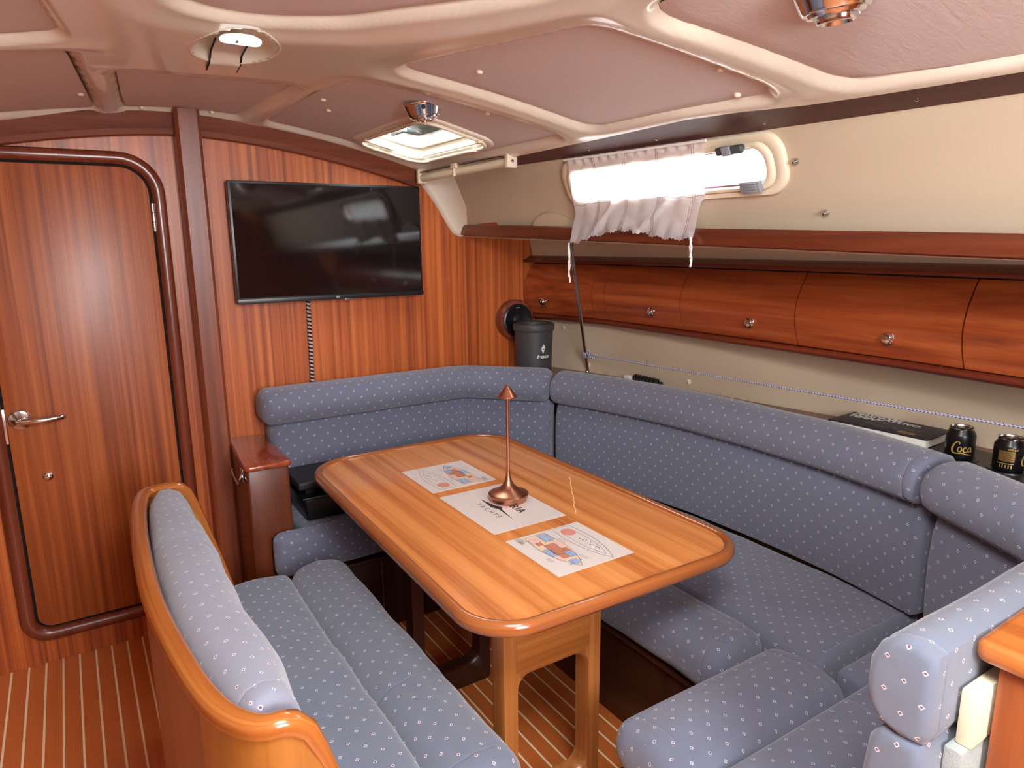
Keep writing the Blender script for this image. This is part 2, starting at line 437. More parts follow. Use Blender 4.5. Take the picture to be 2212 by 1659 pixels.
def fillet(poly, r, n=6):
    """rounded closed polygon; r a number or one per corner"""
    out = []
    N = len(poly)
    for i in range(N):
        p = np.array(poly[i], float); a = np.array(poly[i - 1], float); b = np.array(poly[(i + 1) % N], float)
        rr = r[i] if isinstance(r, (list, tuple)) else r
        u = (a - p) / np.linalg.norm(a - p); v = (b - p) / np.linalg.norm(b - p)
        ang = math.acos(max(-1, min(1, float(u @ v))))
        if rr <= 0 or ang > PI - 0.02:
            out.append(p); continue
        t = min(rr / math.tan(ang / 2), .48 * np.linalg.norm(a - p), .48 * np.linalg.norm(b - p))
        p1, p2 = p + u * t, p + v * t
        for k in range(n + 1):
            s = k / n
            out.append((1 - s) ** 2 * p1 + 2 * s * (1 - s) * p + s * s * p2 if False else _arc(p, u, v, t, ang, s))
    return out
def _arc(p, u, v, t, ang, s):
    r = t * math.tan(ang / 2)
    bis = (u + v) / np.linalg.norm(u + v)
    c = p + bis * (r / math.sin(ang / 2))
    a0 = p + u * t - c; a1 = p + v * t - c
    th = math.acos(max(-1, min(1, float(a0 @ a1) / (np.linalg.norm(a0) * np.linalg.norm(a1)))))
    if th < 1e-6: return p + u * t
    return c + (math.sin((1 - s) * th) * a0 + math.sin(s * th) * a1) / math.sin(th)

def prism(name, poly, z0, z1, mat, parent=None, r=0.0, seg=2, xf=None, angle=40):
    """closed xy outline extruded in z, bevelled, then optionally mapped"""
    bm = bmesh.new()
    vs = [bm.verts.new((p[0], p[1], z0)) for p in poly]
    f = bm.faces.new(vs)
    e = bmesh.ops.extrude_face_region(bm, geom=[f])
    top = [v for v in e['geom'] if isinstance(v, bmesh.types.BMVert)]
    for v in top: v.co.z = z1
    if r > 0:
        es = [e for e in bm.edges if abs(e.verts[0].co.z - e.verts[1].co.z) < 1e-6]
        bmesh.ops.bevel(bm, geom=es, offset=r, segments=seg, affect='EDGES', profile=0.5)
    if xf:
        for v in bm.verts: v.co = Vector(xf(v.co))
    return bm_obj(name, bm, mat, parent, angle=angle)

def plate(name, outer, inner, t, mat, parent=None, xf=None, angle=40, r=0):
    """ring plate between two outlines with the same number of points, thickness t along local z"""
    n = len(outer)
    V = []; F = []
    if r:
        rings = [(outer, 0), (outer, t - r), ([_in(o, i, r) for o, i in zip(outer, inner)], t), ([_in(i, o, r) for o, i in zip(outer, inner)], t), (inner, t - r), (inner, 0)]
    else:
        rings = [(outer, 0), (outer, t), (inner, t), (inner, 0)]
    for pts, z in rings:
        for p in pts: V.append((p[0], p[1], z))
    k = len(rings)
    for a in range(k):
        b = (a + 1) % k
        for i in range(n):
            j = (i + 1) % n
            F.append((a * n + i, a * n + j, b * n + j, b * n + i))
    if xf: V = [xf(Vector(v)) for v in V]
    return mesh(name, V, F, mat, parent, angle=angle)
def _in(a, b, d):
    a = np.array(a, float); b = np.array(b, float)
    return a + (b - a) / np.linalg.norm(b - a) * d

def lathe(name, prof, c, mat, parent=None, seg=32, axis=(0, 0, 1), angle=40):
    ax = Vector(axis).normalized()
    q = ax.to_track_quat('Z', 'Y').to_matrix() if abs(ax.z) < 0.9999 else (Matrix.Identity(3) if ax.z > 0 else Matrix.Rotation(PI, 3, 'X'))
    V = []; F = []
    for r, z in prof:
        for k in range(seg):
            a = 2 * PI * k / seg
            V.append(Vector(c) + q @ Vector((r * math.cos(a), r * math.sin(a), z)))
    for i in range(len(prof) - 1):
        for k in range(seg):
            j = (k + 1) % seg
            F.append((i * seg + k, i * seg + j, (i + 1) * seg + j, (i + 1) * seg + k))
    F.append(tuple(range(seg))[::-1]); F.append(tuple(range((len(prof) - 1) * seg, len(prof) * seg)))
    return mesh(name, V, F, mat, parent, angle=angle)

def tube_geo(path, r, seg=10, V=None, F=None, UV=None):
    V = [] if V is None else V; F = [] if F is None else F; UV = [] if UV is None else UV
    P = [Vector(p) for p in path]
    base = len(V)
    up = Vector((0.13, 0.31, 0.94)).normalized()
    L = 0
    for i, p in enumerate(P):
        t = (P[min(i + 1, len(P) - 1)] - P[max(i - 1, 0)]).normalized()
        n = t.cross(up)
        if n.length < 1e-3: n = t.cross(Vector((1, 0, 0)))
        n.normalize(); b = t.cross(n)
        if i: L += (p - P[i - 1]).length
        rr = r[i] if isinstance(r, (list, tuple)) else r
        for k in range(seg):
            a = 2 * PI * k / seg
            V.append(p + (n * math.cos(a) + b * math.sin(a)) * rr); UV.append((L, k / seg * 0.03))
    for i in range(len(P) - 1):
        for k in range(seg):
            j = (k + 1) % seg
            F.append((base + i * seg + k, base + i * seg + j, base + (i + 1) * seg + j, base + (i + 1) * seg + k))
    F.append(tuple(base + k for k in range(seg))[::-1]); F.append(tuple(base + (len(P) - 1) * seg + k for k in range(seg)))
    return V, F, UV

def tube(name, path, r, mat, parent=None, seg=10):
    V, F, UV = tube_geo(path, r, seg)
    return mesh(name, V, F, mat, parent, uv=UV, angle=60)

def sweep(name, path, prof, mat, parent=None, side=1, er=0.0, step=0.03, wob=0.0, z=None, ends=(True, True), angle=55, smoothpath=True, dscale=None, seams=()):
    """closed profile (d outwards to one side, z up) carried along an xy path; ends rounded by er; uv in metres"""
    P = catmull(path, 10) if smoothpath else [np.array(p, float) for p in path]
    P = resample(P, step)
    n = len(P); m = len(prof)
    T = []
    for i in range(n):
        t = P[min(i + 1, n - 1)] - P[max(i - 1, 0)]
        T.append(t / np.linalg.norm(t))
    dc = sum(p[0] for p in prof) / m; zc_ = sum(p[1] for p in prof) / m
    wd = max(p[0] for p in prof) - min(p[0] for p in prof); wz = max(p[1] for p in prof) - min(p[1] for p in prof)
    dc = (max(p[0] for p in prof) + min(p[0] for p in prof)) / 2; zc_ = (max(p[1] for p in prof) + min(p[1] for p in prof)) / 2
    cum = [0]
    for a, b in zip(prof, prof[1:] + prof[:1]): cum.append(cum[-1] + math.hypot(a[0] - b[0], a[1] - b[1]))
    rings = []
    L = 0
    K = 5
    body = []
    for i in range(n):
        if i: L += np.linalg.norm(P[i] - P[i - 1])
        body.append((P[i], T[i], L))
    total = L
    ringsF = []
    def put(p, t, ins, u):
        ringsF.append((p, t, ins, u))
    for p, t, u in body:
        ins = 0.0
        if er > 0:
            if ends[0] and u < er: ins = max(ins, er - math.sqrt(max(0, er * er - (er - u) ** 2)))
            if ends[1] and total - u < er: ins = max(ins, er - math.sqrt(max(0, er * er - (er - (total - u)) ** 2)))
        put(p, t, ins, u)
    if er > 0:  # refine near the ends so that the rounding reads
        def extra(i0, i1, s):
            res = []
            for q in (0.04, 0.12, 0.25, 0.5, 0.75):
                u = q * er
                uu = u if s == 0 else total - u
                # interpolate
                k = 0
                while k < n - 2 and body[k + 1][2] < uu: k += 1
                f = (uu - body[k][2]) / max(1e-9, body[k + 1][2] - body[k][2])
                p = body[k][0] + (body[k + 1][0] - body[k][0]) * f
                t = body[k][1] + (body[k + 1][1] - body[k][1]) * f
                res.append((p, t / np.linalg.norm(t), er - math.sqrt(max(0, er * er - (er - u) ** 2)), uu))
            return res
        if ends[0]: ringsF += extra(0, 1, 0)
        if ends[1]: ringsF += extra(0, 1, 1)
        ringsF.sort(key=lambda q: q[3])
    def at(uu):
        k = 0
        while k < n - 2 and body[k + 1][2] < uu: k += 1
        f = (uu - body[k][2]) / max(1e-9, body[k + 1][2] - body[k][2])
        p = body[k][0] + (body[k + 1][0] - body[k][0]) * f
        t = body[k][1] + (body[k + 1][1] - body[k][1]) * f
        return p, t / np.linalg.norm(t)
    for sm in seams:
        u0 = sm if sm >= 0 else total + sm
        ringsF = [q for q in ringsF if abs(q[3] - u0) > 0.016 or q[2] > 0]
        for du, dd in ((-.009, 0.0), (-.004, 0.0006), (-.0014, 0.0014), (0.0, 0.0032), (.0014, 0.0014), (.004, 0.0006), (.009, 0.0)):
            p, t = at(u0 + du); ringsF.append((p, t, dd, u0 + du))
        ringsF.sort(key=lambda q: q[3])
    V = []; UV = []; PL = []
    for p, t, ins, u in ringsF:
        nrm = np.array((-t[1], t[0])) * side if len(t) >= 2 else None
        sd = max(0.05, (wd - 2 * ins) / wd) if wd > 0 else 1
        sz = max(0.05, (wz - 2 * ins) / wz) if wz > 0 else 1
        zz = z(u / max(total, 1e-6)) if z else 0.0
        ds = dscale(u / max(total, 1e-6)) if dscale else 1.0
        for k, (d, h) in enumerate(prof):
            d2 = (dc + (d - dc) * sd) * ds; h2 = zc_ + (h - zc_) * sz
            x, y = p[0] + nrm[0] * d2, p[1] + nrm[1] * d2
            q = Vector((x, y, h2 + zz))
            if wob:
                w1 = noise.noise(q * 5.0) + 0.5 * noise.noise(q * 11.0 + Vector((3, 1, 7)))
                q += Vector((nrm[0] * w1 * wob * 0.6, nrm[1] * w1 * wob * 0.6, w1 * wob))
            V.append(q); PL.append((d2, h2))
    F = []; luv = []
    R = len(ringsF)
    for i in range(R - 1):
        for k in range(m):
            j = (k + 1) % m
            F.append((i * m + k, i * m + j, (i + 1) * m + j, (i + 1) * m + k))
            v1 = cum[k + 1]
            if abs(ringsF[i][2] - ringsF[i + 1][2]) > 1.0 * abs(ringsF[i][3] - ringsF[i + 1][3]):
                luv += [PL[i * m + k], PL[i * m + j], PL[(i + 1) * m + j], PL[(i + 1) * m + k]]
            else:
                luv += [(ringsF[i][3], cum[k]), (ringsF[i][3], v1), (ringsF[i + 1][3], v1), (ringsF[i + 1][3], cum[k])]
    # soft end caps: a smaller centred ring, then an n-gon
    for base, sgn, col in ((0, -1, 0), ((R - 1) * m, 1, 1)):
        F.append(tuple(range(base, base + m)) if sgn > 0 else tuple(range(base, base + m))[::-1])
        seq = range(m) if sgn > 0 else range(m - 1, -1, -1)
        luv += [PL[base + k] for k in seq]
    me = bpy.data.meshes.new(name)
    me.from_pydata([tuple(v) for v in V], [], F)
    lay = me.uv_layers.new(name='UVMap')
    lay.data.foreach_set('uv', [c for uvp in luv for c in uvp])
    me.update()
    bm = bmesh.new(); bm.from_mesh(me); bmesh.ops.recalc_face_normals(bm, faces=bm.faces); bm.to_mesh(me); bm.free()
    return link_mesh(name, me, mat, parent, True, angle)

def rr(d0, d1, z0, z1, r, dome=0.0, n=5, m=6):
    """rounded-rectangle profile, optionally with a domed top"""
    pts = []
    r = min(r, (d1 - d0) / 2.01, (z1 - z0) / 2.01)
    cs = [(d0 + r, z0 + r, PI, 1.5 * PI), (d1 - r, z0 + r, 1.5 * PI, 2 * PI), (d1 - r, z1 - r, 0, PI / 2), (d0 + r, z1 - r, PI / 2, PI)]
    for ci, (cx, cz, a0, a1) in enumerate(cs):
        for k in range(n + 1):
            a = a0 + (a1 - a0) * k / n
            pts.append((cx + r * math.cos(a), cz + r * math.sin(a)))
        if ci in (0, 2):
            nx = cs[(ci + 1) % 4]
            for k in range(1, m):
                t = k / m
                x = cx + (nx[0] - cx) * t
                pts.append((x, z0 if ci == 0 else z1 + dome * math.sin(PI * t)))
    if dome:
        pts = pts
    return pts

def text_mesh(txt, size, bold=0.0, shear=0.0, spacing=1.0, align='LEFT'):
    cu = bpy.data.curves.new('lettering', 'FONT')
    cu.body = txt; cu.size = size; cu.offset = bold; cu.shear = shear; cu.space_character = spacing; cu.align_x = align
    cu.resolution_u = 3
    o = bpy.data.objects.new('lettering', cu); COL.objects.link(o)
    bpy.context.view_layer.update()
    dg = bpy.context.evaluated_depsgraph_get()
    me = bpy.data.meshes.new_from_object(o.evaluated_get(dg))
    V = [v.co.copy() for v in me.vertices]; F = [tuple(p.vertices) for p in me.polygons]
    bpy.data.objects.remove(o); bpy.data.curves.remove(cu); bpy.data.meshes.remove(me)
    return V, F

def lettering(name, txt, size, xf, mat, parent, bold=0.0, shear=0.0, spacing=1.0, align='LEFT'):
    V, F = text_mesh(txt, size, bold, shear, spacing, align)
    return mesh(name, [xf(v) for v in V], F, mat, parent, smooth=False)

# ------------------------------------------------------------------ the hull and coachroof surfaces
YB = 3.06                                    # the forward bulkhead
def zc(x):                                   # cambered deckhead
    return 2.115 - 0.17 * np.abs(np.asarray(x) - 0.45) ** 1.7
def side_x(Y, z):
    Y = min(Y, 3.06)                            # the sloping coachroof side
    return 1.555 + 0.034 * (3.06 - Y) + 0.42 * (1.915 - 0.0113 * (3.06 - Y) - z)
def side_top(Y):
    return 1.915 - 0.0113 * (3.06 - Y)
def liner_edge(Y):
    ys = [-1.3, 0.64, 0.90, 1.07, 1.23, 1.40, 1.77, 2.29, 2.94, 3.06]
    xs = [1.535, 1.523, 1.511, 1.498, 1.472, 1.456, 1.466, 1.474, 1.49, 1.493]
    return np.interp(Y, ys, xs)
def fiddle_z(Y):
    return 1.69 - 0.0317 * (3.06 - Y)
def lock_x(Y):                               # bottom front edge of the lockers in plan
    ys = [0.0, 0.8, 1.07, 1.47, 2.02, 2.58, 2.85, 3.06]
    xs = [2.11, 2.135, 2.155, 2.165, 2.167, 2.155, 2.11, 2.05]
    return float(np.interp(Y, ys, xs))
def panel_x(Y, z):                           # lower hull lining
    ys = [0.0, 1.0, 1.48, 1.79, 2.17, 2.56, 2.95, 3.06]
    xs = [2.42, 2.41, 2.395, 2.34, 2.295, 2.24, 2.14, 2.10]
    return float(np.interp(Y, ys, xs)) + (0.0 if z < 0.95 else (z - 0.95) * -0.2 * min(1, max(0, (2.9 - Y) / 0.6)))

STRUCT = 'structure'
def struct(name, loc=(0, 0, 0)):
    o = thing(name, None, None, loc); o['kind'] = STRUCT
    return o

# floor ----------------------------------------------------------------
fl = box('floor', -1.45, 2.42, -1.35, 3.2, -0.06, -0.0008, M['caulk'])
fl['kind'] = STRUCT
LOC['floor'] = Vector((0, 0, 0))
px = -0.352
k = 0
pw = 0.0559
i0 = int((px + 1.0) / pw)
plank_me = None
for i in range(-i0, 36):
    x0 = px + i * pw + 0.0034; x1 = px + (i + 1) * pw - 0.0034
    bm = bmesh.new(); add_box(bm, x0, x1, -1.3, 3.06, -0.02, 0.0, 0.0008, 1)
    bm_obj('plank', bm, M['plank'], fl)

# forward bulkhead -------------------------------------------------------
def wall_front():
    bm = bmesh.new(); add_box(bm, -1.45, 2.6, YB, YB + 0.03, -0.05, 2.2)
    o = bm_obj('wall_front', bm, M['bulkhead'], smooth=False); o['kind'] = STRUCT; LOC['wall_front'] = Vector((0, 0, 0))
    return o
WF = wall_front()

# ceiling -----------------------------------------------------------------
PANELS = {
    'forward_side': ([(0.745, 3.0), (0.755, 2.30), (0.79, 2.06), (1.432, 1.905), (1.43, 2.985)], [.05, .3, .05, .05, .04]),
    'middle_side': ([(0.815, 1.885), (0.985, 1.215), (1.458, 1.09), (1.415, 1.77)], [.05, .06, .06, .07]),
    'aft_side': ([(1.0, 1.105), (0.995, 0.1), (1.525, 0.1), (1.50, 0.62), (1.468, 0.955)], [.06, .05, .05, 0, .09]),
    'mast': ([(0.175, 2.315), (0.43, 2.385), (0.685, 2.285), (0.645, 3.005), (0.245, 3.02)], [.03, .4, .03, .03, .03]),
    'port_forward': ([(-0.55, 2.0), (-0.06, 2.065), (0.07, 2.085), (0.172, 3.03), (-0.55, 2.95)], [.05, .2, .03, .03, .05]),
    'port_middle': ([(-0.6, 1.2), (-0.06, 1.2), (0.02, 1.72), (0.055, 1.945), (-0.06, 1.968), (-0.55, 1.9)], [.05, .05, .2, .03, .2, .05]),
    'centre': ([(0.019, 0.239), (0.845, 0.239), (0.835, 1.146), (0.754, 1.349), (0.596, 1.629), (0.432, 1.752), (0.278, 1.695), (0.115, 1.349), (0.029, 1.146)], [.1, .1, .5, .5, .25, .2, .25, .5, .5]),
}
HATCH = (1.095, 1.365, 2.275, 2.905)         # opening, x0 x1 y0 y1
OVAL = (0.423, 1.935, 0.100, 0.158)

def sdf_poly(X, Y, poly):
    P = np.array(poly)
    d = np.full(X.shape, 1e9); inside = np.zeros(X.shape, bool)
    for i in range(len(P)):
        a = P[i - 1]; b = P[i]
        e = b - a
        if e @ e < 1e-12: continue
        wx = X - a[0]; wy = Y - a[1]
        t = np.clip((wx * e[0] + wy * e[1]) / (e @ e), 0, 1)
        d = np.minimum(d, (wx - e[0] * t) ** 2 + (wy - e[1] * t) ** 2)
        c = ((a[1] > Y) != (b[1] > Y))
        with np.errstate(divide='ignore', invalid='ignore'):
            xi = a[0] + (Y - a[1]) / (b[1] - a[1] if b[1] != a[1] else 1e-9) * e[0]
        inside ^= c & (X < xi)
    d = np.sqrt(d)
    return np.where(inside, -d, d)

def smooth01(t):
    t = np.clip(t, 0, 1); return t * t * (3 - 2 * t)

def build_ceiling():
    outl = {k: fillet(p, r, 6) for k, (p, r) in PANELS.items()}
    xs = np.concatenate([np.arange(-0.74, -0.12, 0.03), np.arange(-0.12, 1.40, 0.0115), np.arange(1.40, 1.4001 + 0.0115 * 9, 0.0115)])
    ys = np.concatenate([np.arange(-1.34, 0.45, 0.05), np.arange(0.45, YB + 0.011, 0.0125)])
    X, Y = np.meshgrid(xs, ys, indexing='ij')
    xm = xs.max(); E_ = liner_edge(Y)
    X = np.where(X > 1.40, 1.40 + (X - 1.40) / (xm - 1.40) * (E_ - 1.40), X)
    D = np.full(X.shape, 1e9)
    for p in outl.values(): D = np.minimum(D, sdf_poly(X, Y, p))
    drop = 0.020 * smooth01((D + 0.004) / 0.030) + 0.010 * smooth01((D - 0.03) / 0.09)
    edge = smooth01((X - liner_edge(Y) + 0.045) / 0.03)
    drop = drop * (1 - edge) + edge * 0.02
    Z = zc(X) - drop + 0.03 * smooth01((-D - 0.006) / 0.012)
    # the outboard edge tucks down over the trim board, the forward edge stays level
    ox, oy, oa, ob = OVAL
    ov = ((X - ox) / oa) ** 2 + ((Y - oy) / ob) ** 2
    nx, ny = X.shape
    V = np.stack([X.ravel(), Y.ravel(), Z.ravel()], 1)
    F = []
    cx = (X[:-1, :-1] + X[1:, 1:]) / 2; cy = (Y[:-1, :-1] + Y[1:, 1:]) / 2
    hx0, hx1, hy0, hy1 = HATCH
    hole = ((cx > hx0 + .01) & (cx < hx1 - .01) & (cy > hy0 + .01) & (cy < hy1 - .01)) | ((((cx - ox) / oa) ** 2 + ((cy - oy) / ob) ** 2) < 0.97)
    idx = np.arange(nx * ny).reshape(nx, ny)
    q = np.stack([idx[:-1, :-1], idx[1:, :-1], idx[1:, 1:], idx[:-1, 1:]], -1)[~hole]
    me = bpy.data.meshes.new('ceiling')
    me.from_pydata(V.tolist(), [], q.tolist())
    bm = bmesh.new(); bm.from_mesh(me)
    bmesh.ops.delete(bm, geom=[v for v in bm.verts if not v.link_faces], context='VERTS')
    bm.to_mesh(me); bm.free()
    o = link_mesh('ceiling', me, M['liner'], None, True, 180)
    o['kind'] = STRUCT; LOC['ceiling'] = Vector((0, 0, 0))
    for nme, pl in outl.items():
        P = np.array(pl)
        c = P.mean(0)
        if nme in ('mast', 'port_forward'):
            P = c + (P - c) * np.array((0.965, 0.99))
        x0, x1 = P[:, 0].min() + 0.004, P[:, 0].max() - 0.004
        nxs = max(10, int((x1 - x0) / 0.03))
        V = []; F = []
        t = np.linspace(0, 1, nxs + 1); t = (1 - np.cos(t * PI)) / 2 * .6 + t * .4
        ny_ = 40
        for xx in x0 + (x1 - x0) * t:
            cr = []
            for i in range(len(P)):
                a, b = P[i - 1], P[i]
                if (a[0] - xx) * (b[0] - xx) <= 0 and abs(a[0] - b[0]) > 1e-9:
                    cr.append(a[1] + (xx - a[0]) / (b[0] - a[0]) * (b[1] - a[1]))
            y0, y1 = min(cr) + 0.003, max(cr) - 0.003
            if y1 < y0: y0 = y1 = (y0 + y1) / 2
            for s in np.linspace(0, 1, ny_ + 1):
                yy = y0 + (y1 - y0) * s
                puff = 0.004 * min(1, min(s, 1 - s) * (y1 - y0) / 0.03) * min(1, min(xx - x0, x1 - xx) / 0.03)
                V.append((xx, yy, float(zc(xx)) - 0.001 - puff))
        for i in range(nxs):
            for k in range(ny_):
                a = i * (ny_ + 1) + k
                vs = [V[a], V[a + ny_ + 2]]
                mx, my = (vs[0][0] + vs[1][0]) / 2, (vs[0][1] + vs[1][1]) / 2
                if nme == 'forward_side' and hx0 + .005 < mx < hx1 - .005 and hy0 + .01 < my < hy1 - .01: continue
                F.append((a, a + ny_ + 1, a + ny_ + 2, a + 1))
        mesh('headlining_panel', V, F, M['vinyl'], o, angle=180)
    # small push buttons holding the panels
    for bx, by in ((0.30, 1.80), (0.585, 1.76), (0.99, 1.70), (1.25, 1.88), (1.19, 2.0), (0.80, 2.42), (1.29, 1.145), (1.24, 1.06), (1.51, 0.60), (1.46, 1.42), (0.11, 2.72), (0.31, 3.005), (0.55, 2.995), (0.86, 2.55), (1.415, 1.20)):
        zz = float(zc(bx)) - 0.006
        lathe('button', [(0.001, -0.006), (0.006, -0.006), (0.0085, -0.003), (0.009, 0.004), (0.009, 0.01)], (bx, by, zz), M['cream'], o, 12)
    return o
CEIL = build_ceiling()

# bulkhead head mouldings
def head_trim(name, x0, x1):
    V = []; F = []
    prof = [(0.0, -0.085), (-0.022, -0.087), (-0.029, -0.082), (-0.036, -0.062), (-0.034, -0.055), (-0.026, 0.03), (0.0, 0.03)]
    n = 24
    for i in range(n + 1):
        x = x0 + (x1 - x0) * i / n
        for d, h in prof: V.append((x, YB + d, float(zc(x)) - 0.012 + h))
    m = len(prof)
    for i in range(n):
        for k in range(m):
            j = (k + 1) % m
            F.append((i * m + k, i * m + j, (i + 1) * m + j, (i + 1) * m + k))
    F.append(tuple(range(m))); F.append(tuple(range(n * m, n * m + m)))
    o = mesh(name, V, F, M['headw'], None, angle=22); o['kind'] = STRUCT
    return o
head_trim('trim_1', -0.75, 0.43)
head_trim('trim_2', 0.49, 1.43)

# mast support pillar
po = prism('pillar', fillet([(0.412, 2.965), (0.502, 2.965), (0.502, YB + .005), (0.412, YB + .005)], [.012, .012, 0, 0], 1), 0.0, 2.108, M['pillarw'], None, angle=20)
po['kind'] = STRUCT

# coachroof side (upper right wall) with the window opening
WIN = dict(y0=1.25, y1=2.13, z0=1.742, z1=1.872)
def wall_right():
    o = struct('wall_right', (1.7, 1.5, 0))
    ys = np.linspace(-1.34, 3.06, 177); n = 40
    V = []; F = []
    for y in ys:
        zt = side_top(y); zb = fiddle_z(y) - 0.06
        for k in range(n + 1):
            zz = zt + 0.03 + (zb - zt - 0.03) * k / n
            V.append((side_x(y, zz), y, zz))
    for i in range(len(ys) - 1):
        for k in range(n):
            a = i * (n + 1) + k
            my = (ys[i] + ys[i + 1]) / 2; mz = (V[a][2] + V[a + 1][2]) / 2
            if WIN['y0'] + .028 < my < WIN['y1'] - .028 and WIN['z0'] + .016 < mz < WIN['z1'] - .016: continue
            F.append((a, a + 1, a + n + 2, a + n + 1))
    mesh('upper_lining', V, F, M['hullpanel'], o, angle=180)
    # underside of the side deck
    V = []; F = []
    yd = np.linspace(-1.34, 3.055, 64)
    for y in yd:
        zb = fiddle_z(y) - 0.048
        V += [(side_x(y, zb) - 0.02, y, zb), (side_x(y, zb) + 0.05, y, zb + 0.02), (side_x(y, zb) + 0.10, y, 1.655), (lock_x(y) + 0.0, y, 1.65), (lock_x(y) + 0.03, y, 1.532)]
    for i in range(len(yd) - 1):
        for k in range(4):
            a = i * 5 + k; F.append((a, a + 1, a + 6, a + 5))
    mesh('deck_underside', V, F, M['hullpanel'], o, angle=180)
    # hull lining behind the backrests
    V = []; F = []
    yh = np.linspace(-1.34, YB, 70)
    zs = (0.0, 0.6, 0.945, 1.05, 1.3)
    for y in yh:
        for zz in zs: V.append((panel_x(y, zz), y, zz))
    for i in range(len(yh) - 1):
        for k in range(len(zs) - 1):
            a = i * len(zs) + k; F.append((a, a + 1, a + len(zs) + 1, a + len(zs)))
    mesh('hull_lining', V, F, M['hullpanel'], o, angle=180)
    V = []; F = []
    for y in yh: V += [(2.46, y, 1.2), (2.46, y, 1.657), (lock_x(y) - 0.01, y, 1.657)]
    for i in range(len(yh) - 1):
        for k in range(2): F.append((3 * i + k, 3 * i + k + 1, 3 * i + k + 4, 3 * i + k + 3))
    mesh('hull_topside', V, F, M['hullpanel'], o, angle=180)
    # screws in the lining
    for y, z in ((1.195, 1.808), (1.134, 1.676)):
        c = Vector((side_x(y, z), y, z))
        lathe('screw', [(0.004, 0), (0.0085, 0.004), (0.0085, 0.008), (0.005, 0.012), (0.003, 0.02), (0.001, 0.02)], c, M['steel'], o, 10, axis=(-0.94, 0, -0.33))
    for y, z in ((2.88, 1.165), (2.72, 0.985), (2.13, 0.985), (0.7, 0.985)):
        lathe('button', [(0.012, 0), (0.012, 0.003), (0.008, 0.006), (0.001, 0.007)], (panel_x(y, z) - 0.001, y, z), M['cream'], o, 12, axis=(-1, 0, 0))
    # low moulded hump above the shelf
    V = []; F = []
    for i in range(17):
        a = PI * i / 16
        yy = 2.30 + 0.17 * math.cos(a); h = 0.105 * math.sin(a)
        zz = fiddle_z(yy) - 0.055 + h
        for off in (0.0, 0.012, 0.04):
            s = 1 if off < 0.04 else 0.0
            z2 = zz if s else fiddle_z(yy) - 0.055
            V.append((side_x(yy, z2) - off * (1 if s else 1), yy, z2))
    for i in range(16):
        for k in range(2):
            a = 3 * i + k; F.append((a, a + 1, a + 4, a + 3))
    mesh('moulded_hump', V, F, M['hullpanel'], o)
    # rounded corner moulding against the bulkhead
    A = [(1.405, 3.055, 1.93), (1.43, 3.055, 1.905), (1.47, 3.055, 1.865), (1.53, 3.055, 1.79), (1.595, 3.055, 1.69), (1.625, 3.055, 1.652), (1.66, 3.055, 1.636)]
    B = [(1.55, 2.93, 1.935), (1.558, 2.93, 1.91), (1.575, 2.93, 1.87), (1.605, 2.93, 1.80), (1.660, 2.93, 1.69), (1.680, 2.93, 1.66), (1.69, 2.93, 1.63)]
    A = catmull(A, 4); B = catmull(B, 4)
    V = []; F = []
    for a, b in zip(A, B):
        mid = (a + b) / 2 + np.array((0.022, 0.035, 0.01))
        lip = a + np.array((-0.006, -0.006, -0.004))
        for k in range(9):
            t = k / 8
            V.append(tuple((1 - t) ** 2 * lip + 2 * t * (1 - t) * mid + t * t * b))
        V.append(tuple(a + np.array((-0.008, 0.006, -0.006))))
    n = len(A)
    for i in range(n - 1):
        for k in range(8): F.append((i * 10 + k, i * 10 + k + 1, i * 10 + k + 11, i * 10 + k + 10))
        F.append((i * 10, i * 10 + 9, i * 10 + 19, i * 10 + 10))
    mesh('corner_moulding', V, F, M['liner'], o, angle=180)
    return o
WR = wall_right()

# dark trim board under the deck edge
def trim_board():
    V = []; F = []
    ys = np.linspace(-1.3, 2.99, 44)
    for y in ys:
        zb = side_top(y) - 0.003; xb = side_x(y, zb) - 0.002
        V += [(xb, y, zb), (xb - 0.004, y, zb + 0.001), (float(liner_edge(y)) - 0.012, y, float(zc(liner_edge(y) - 0.012)) - 0.016), (float(liner_edge(y)) - 0.006, y, float(zc(liner_edge(y))) + 0.004), (xb + .02, y, zb + 0.025)]
    for i in range(len(ys) - 1):
        for k in range(5):
            j = (k + 1) % 5
            F.append((i * 5 + k, i * 5 + j, (i + 1) * 5 + j, (i + 1) * 5 + k))
    F.append((0, 1, 2, 3, 4)); b = 5 * (len(ys) - 1); F.append((b, b + 1, b + 2, b + 3, b + 4))
    o = mesh('trim_3', V, F, M['trimboard'], None, smooth=False); o['kind'] = STRUCT; LOC['trim_3'] = Vector((0, 0, 0))
    for y in (0.86, 1.24, 1.62, 1.93):
        zb = side_top(y) + 0.008; xb = side_x(y, side_top(y)) - 0.045
        lathe('screw', [(0.0045, 0.0), (0.0045, 0.003), (0.001, 0.004)], (xb - .001, y, zb), M['steel'], o, 10, axis=(-0.3, 0, -0.95))
trim_board()

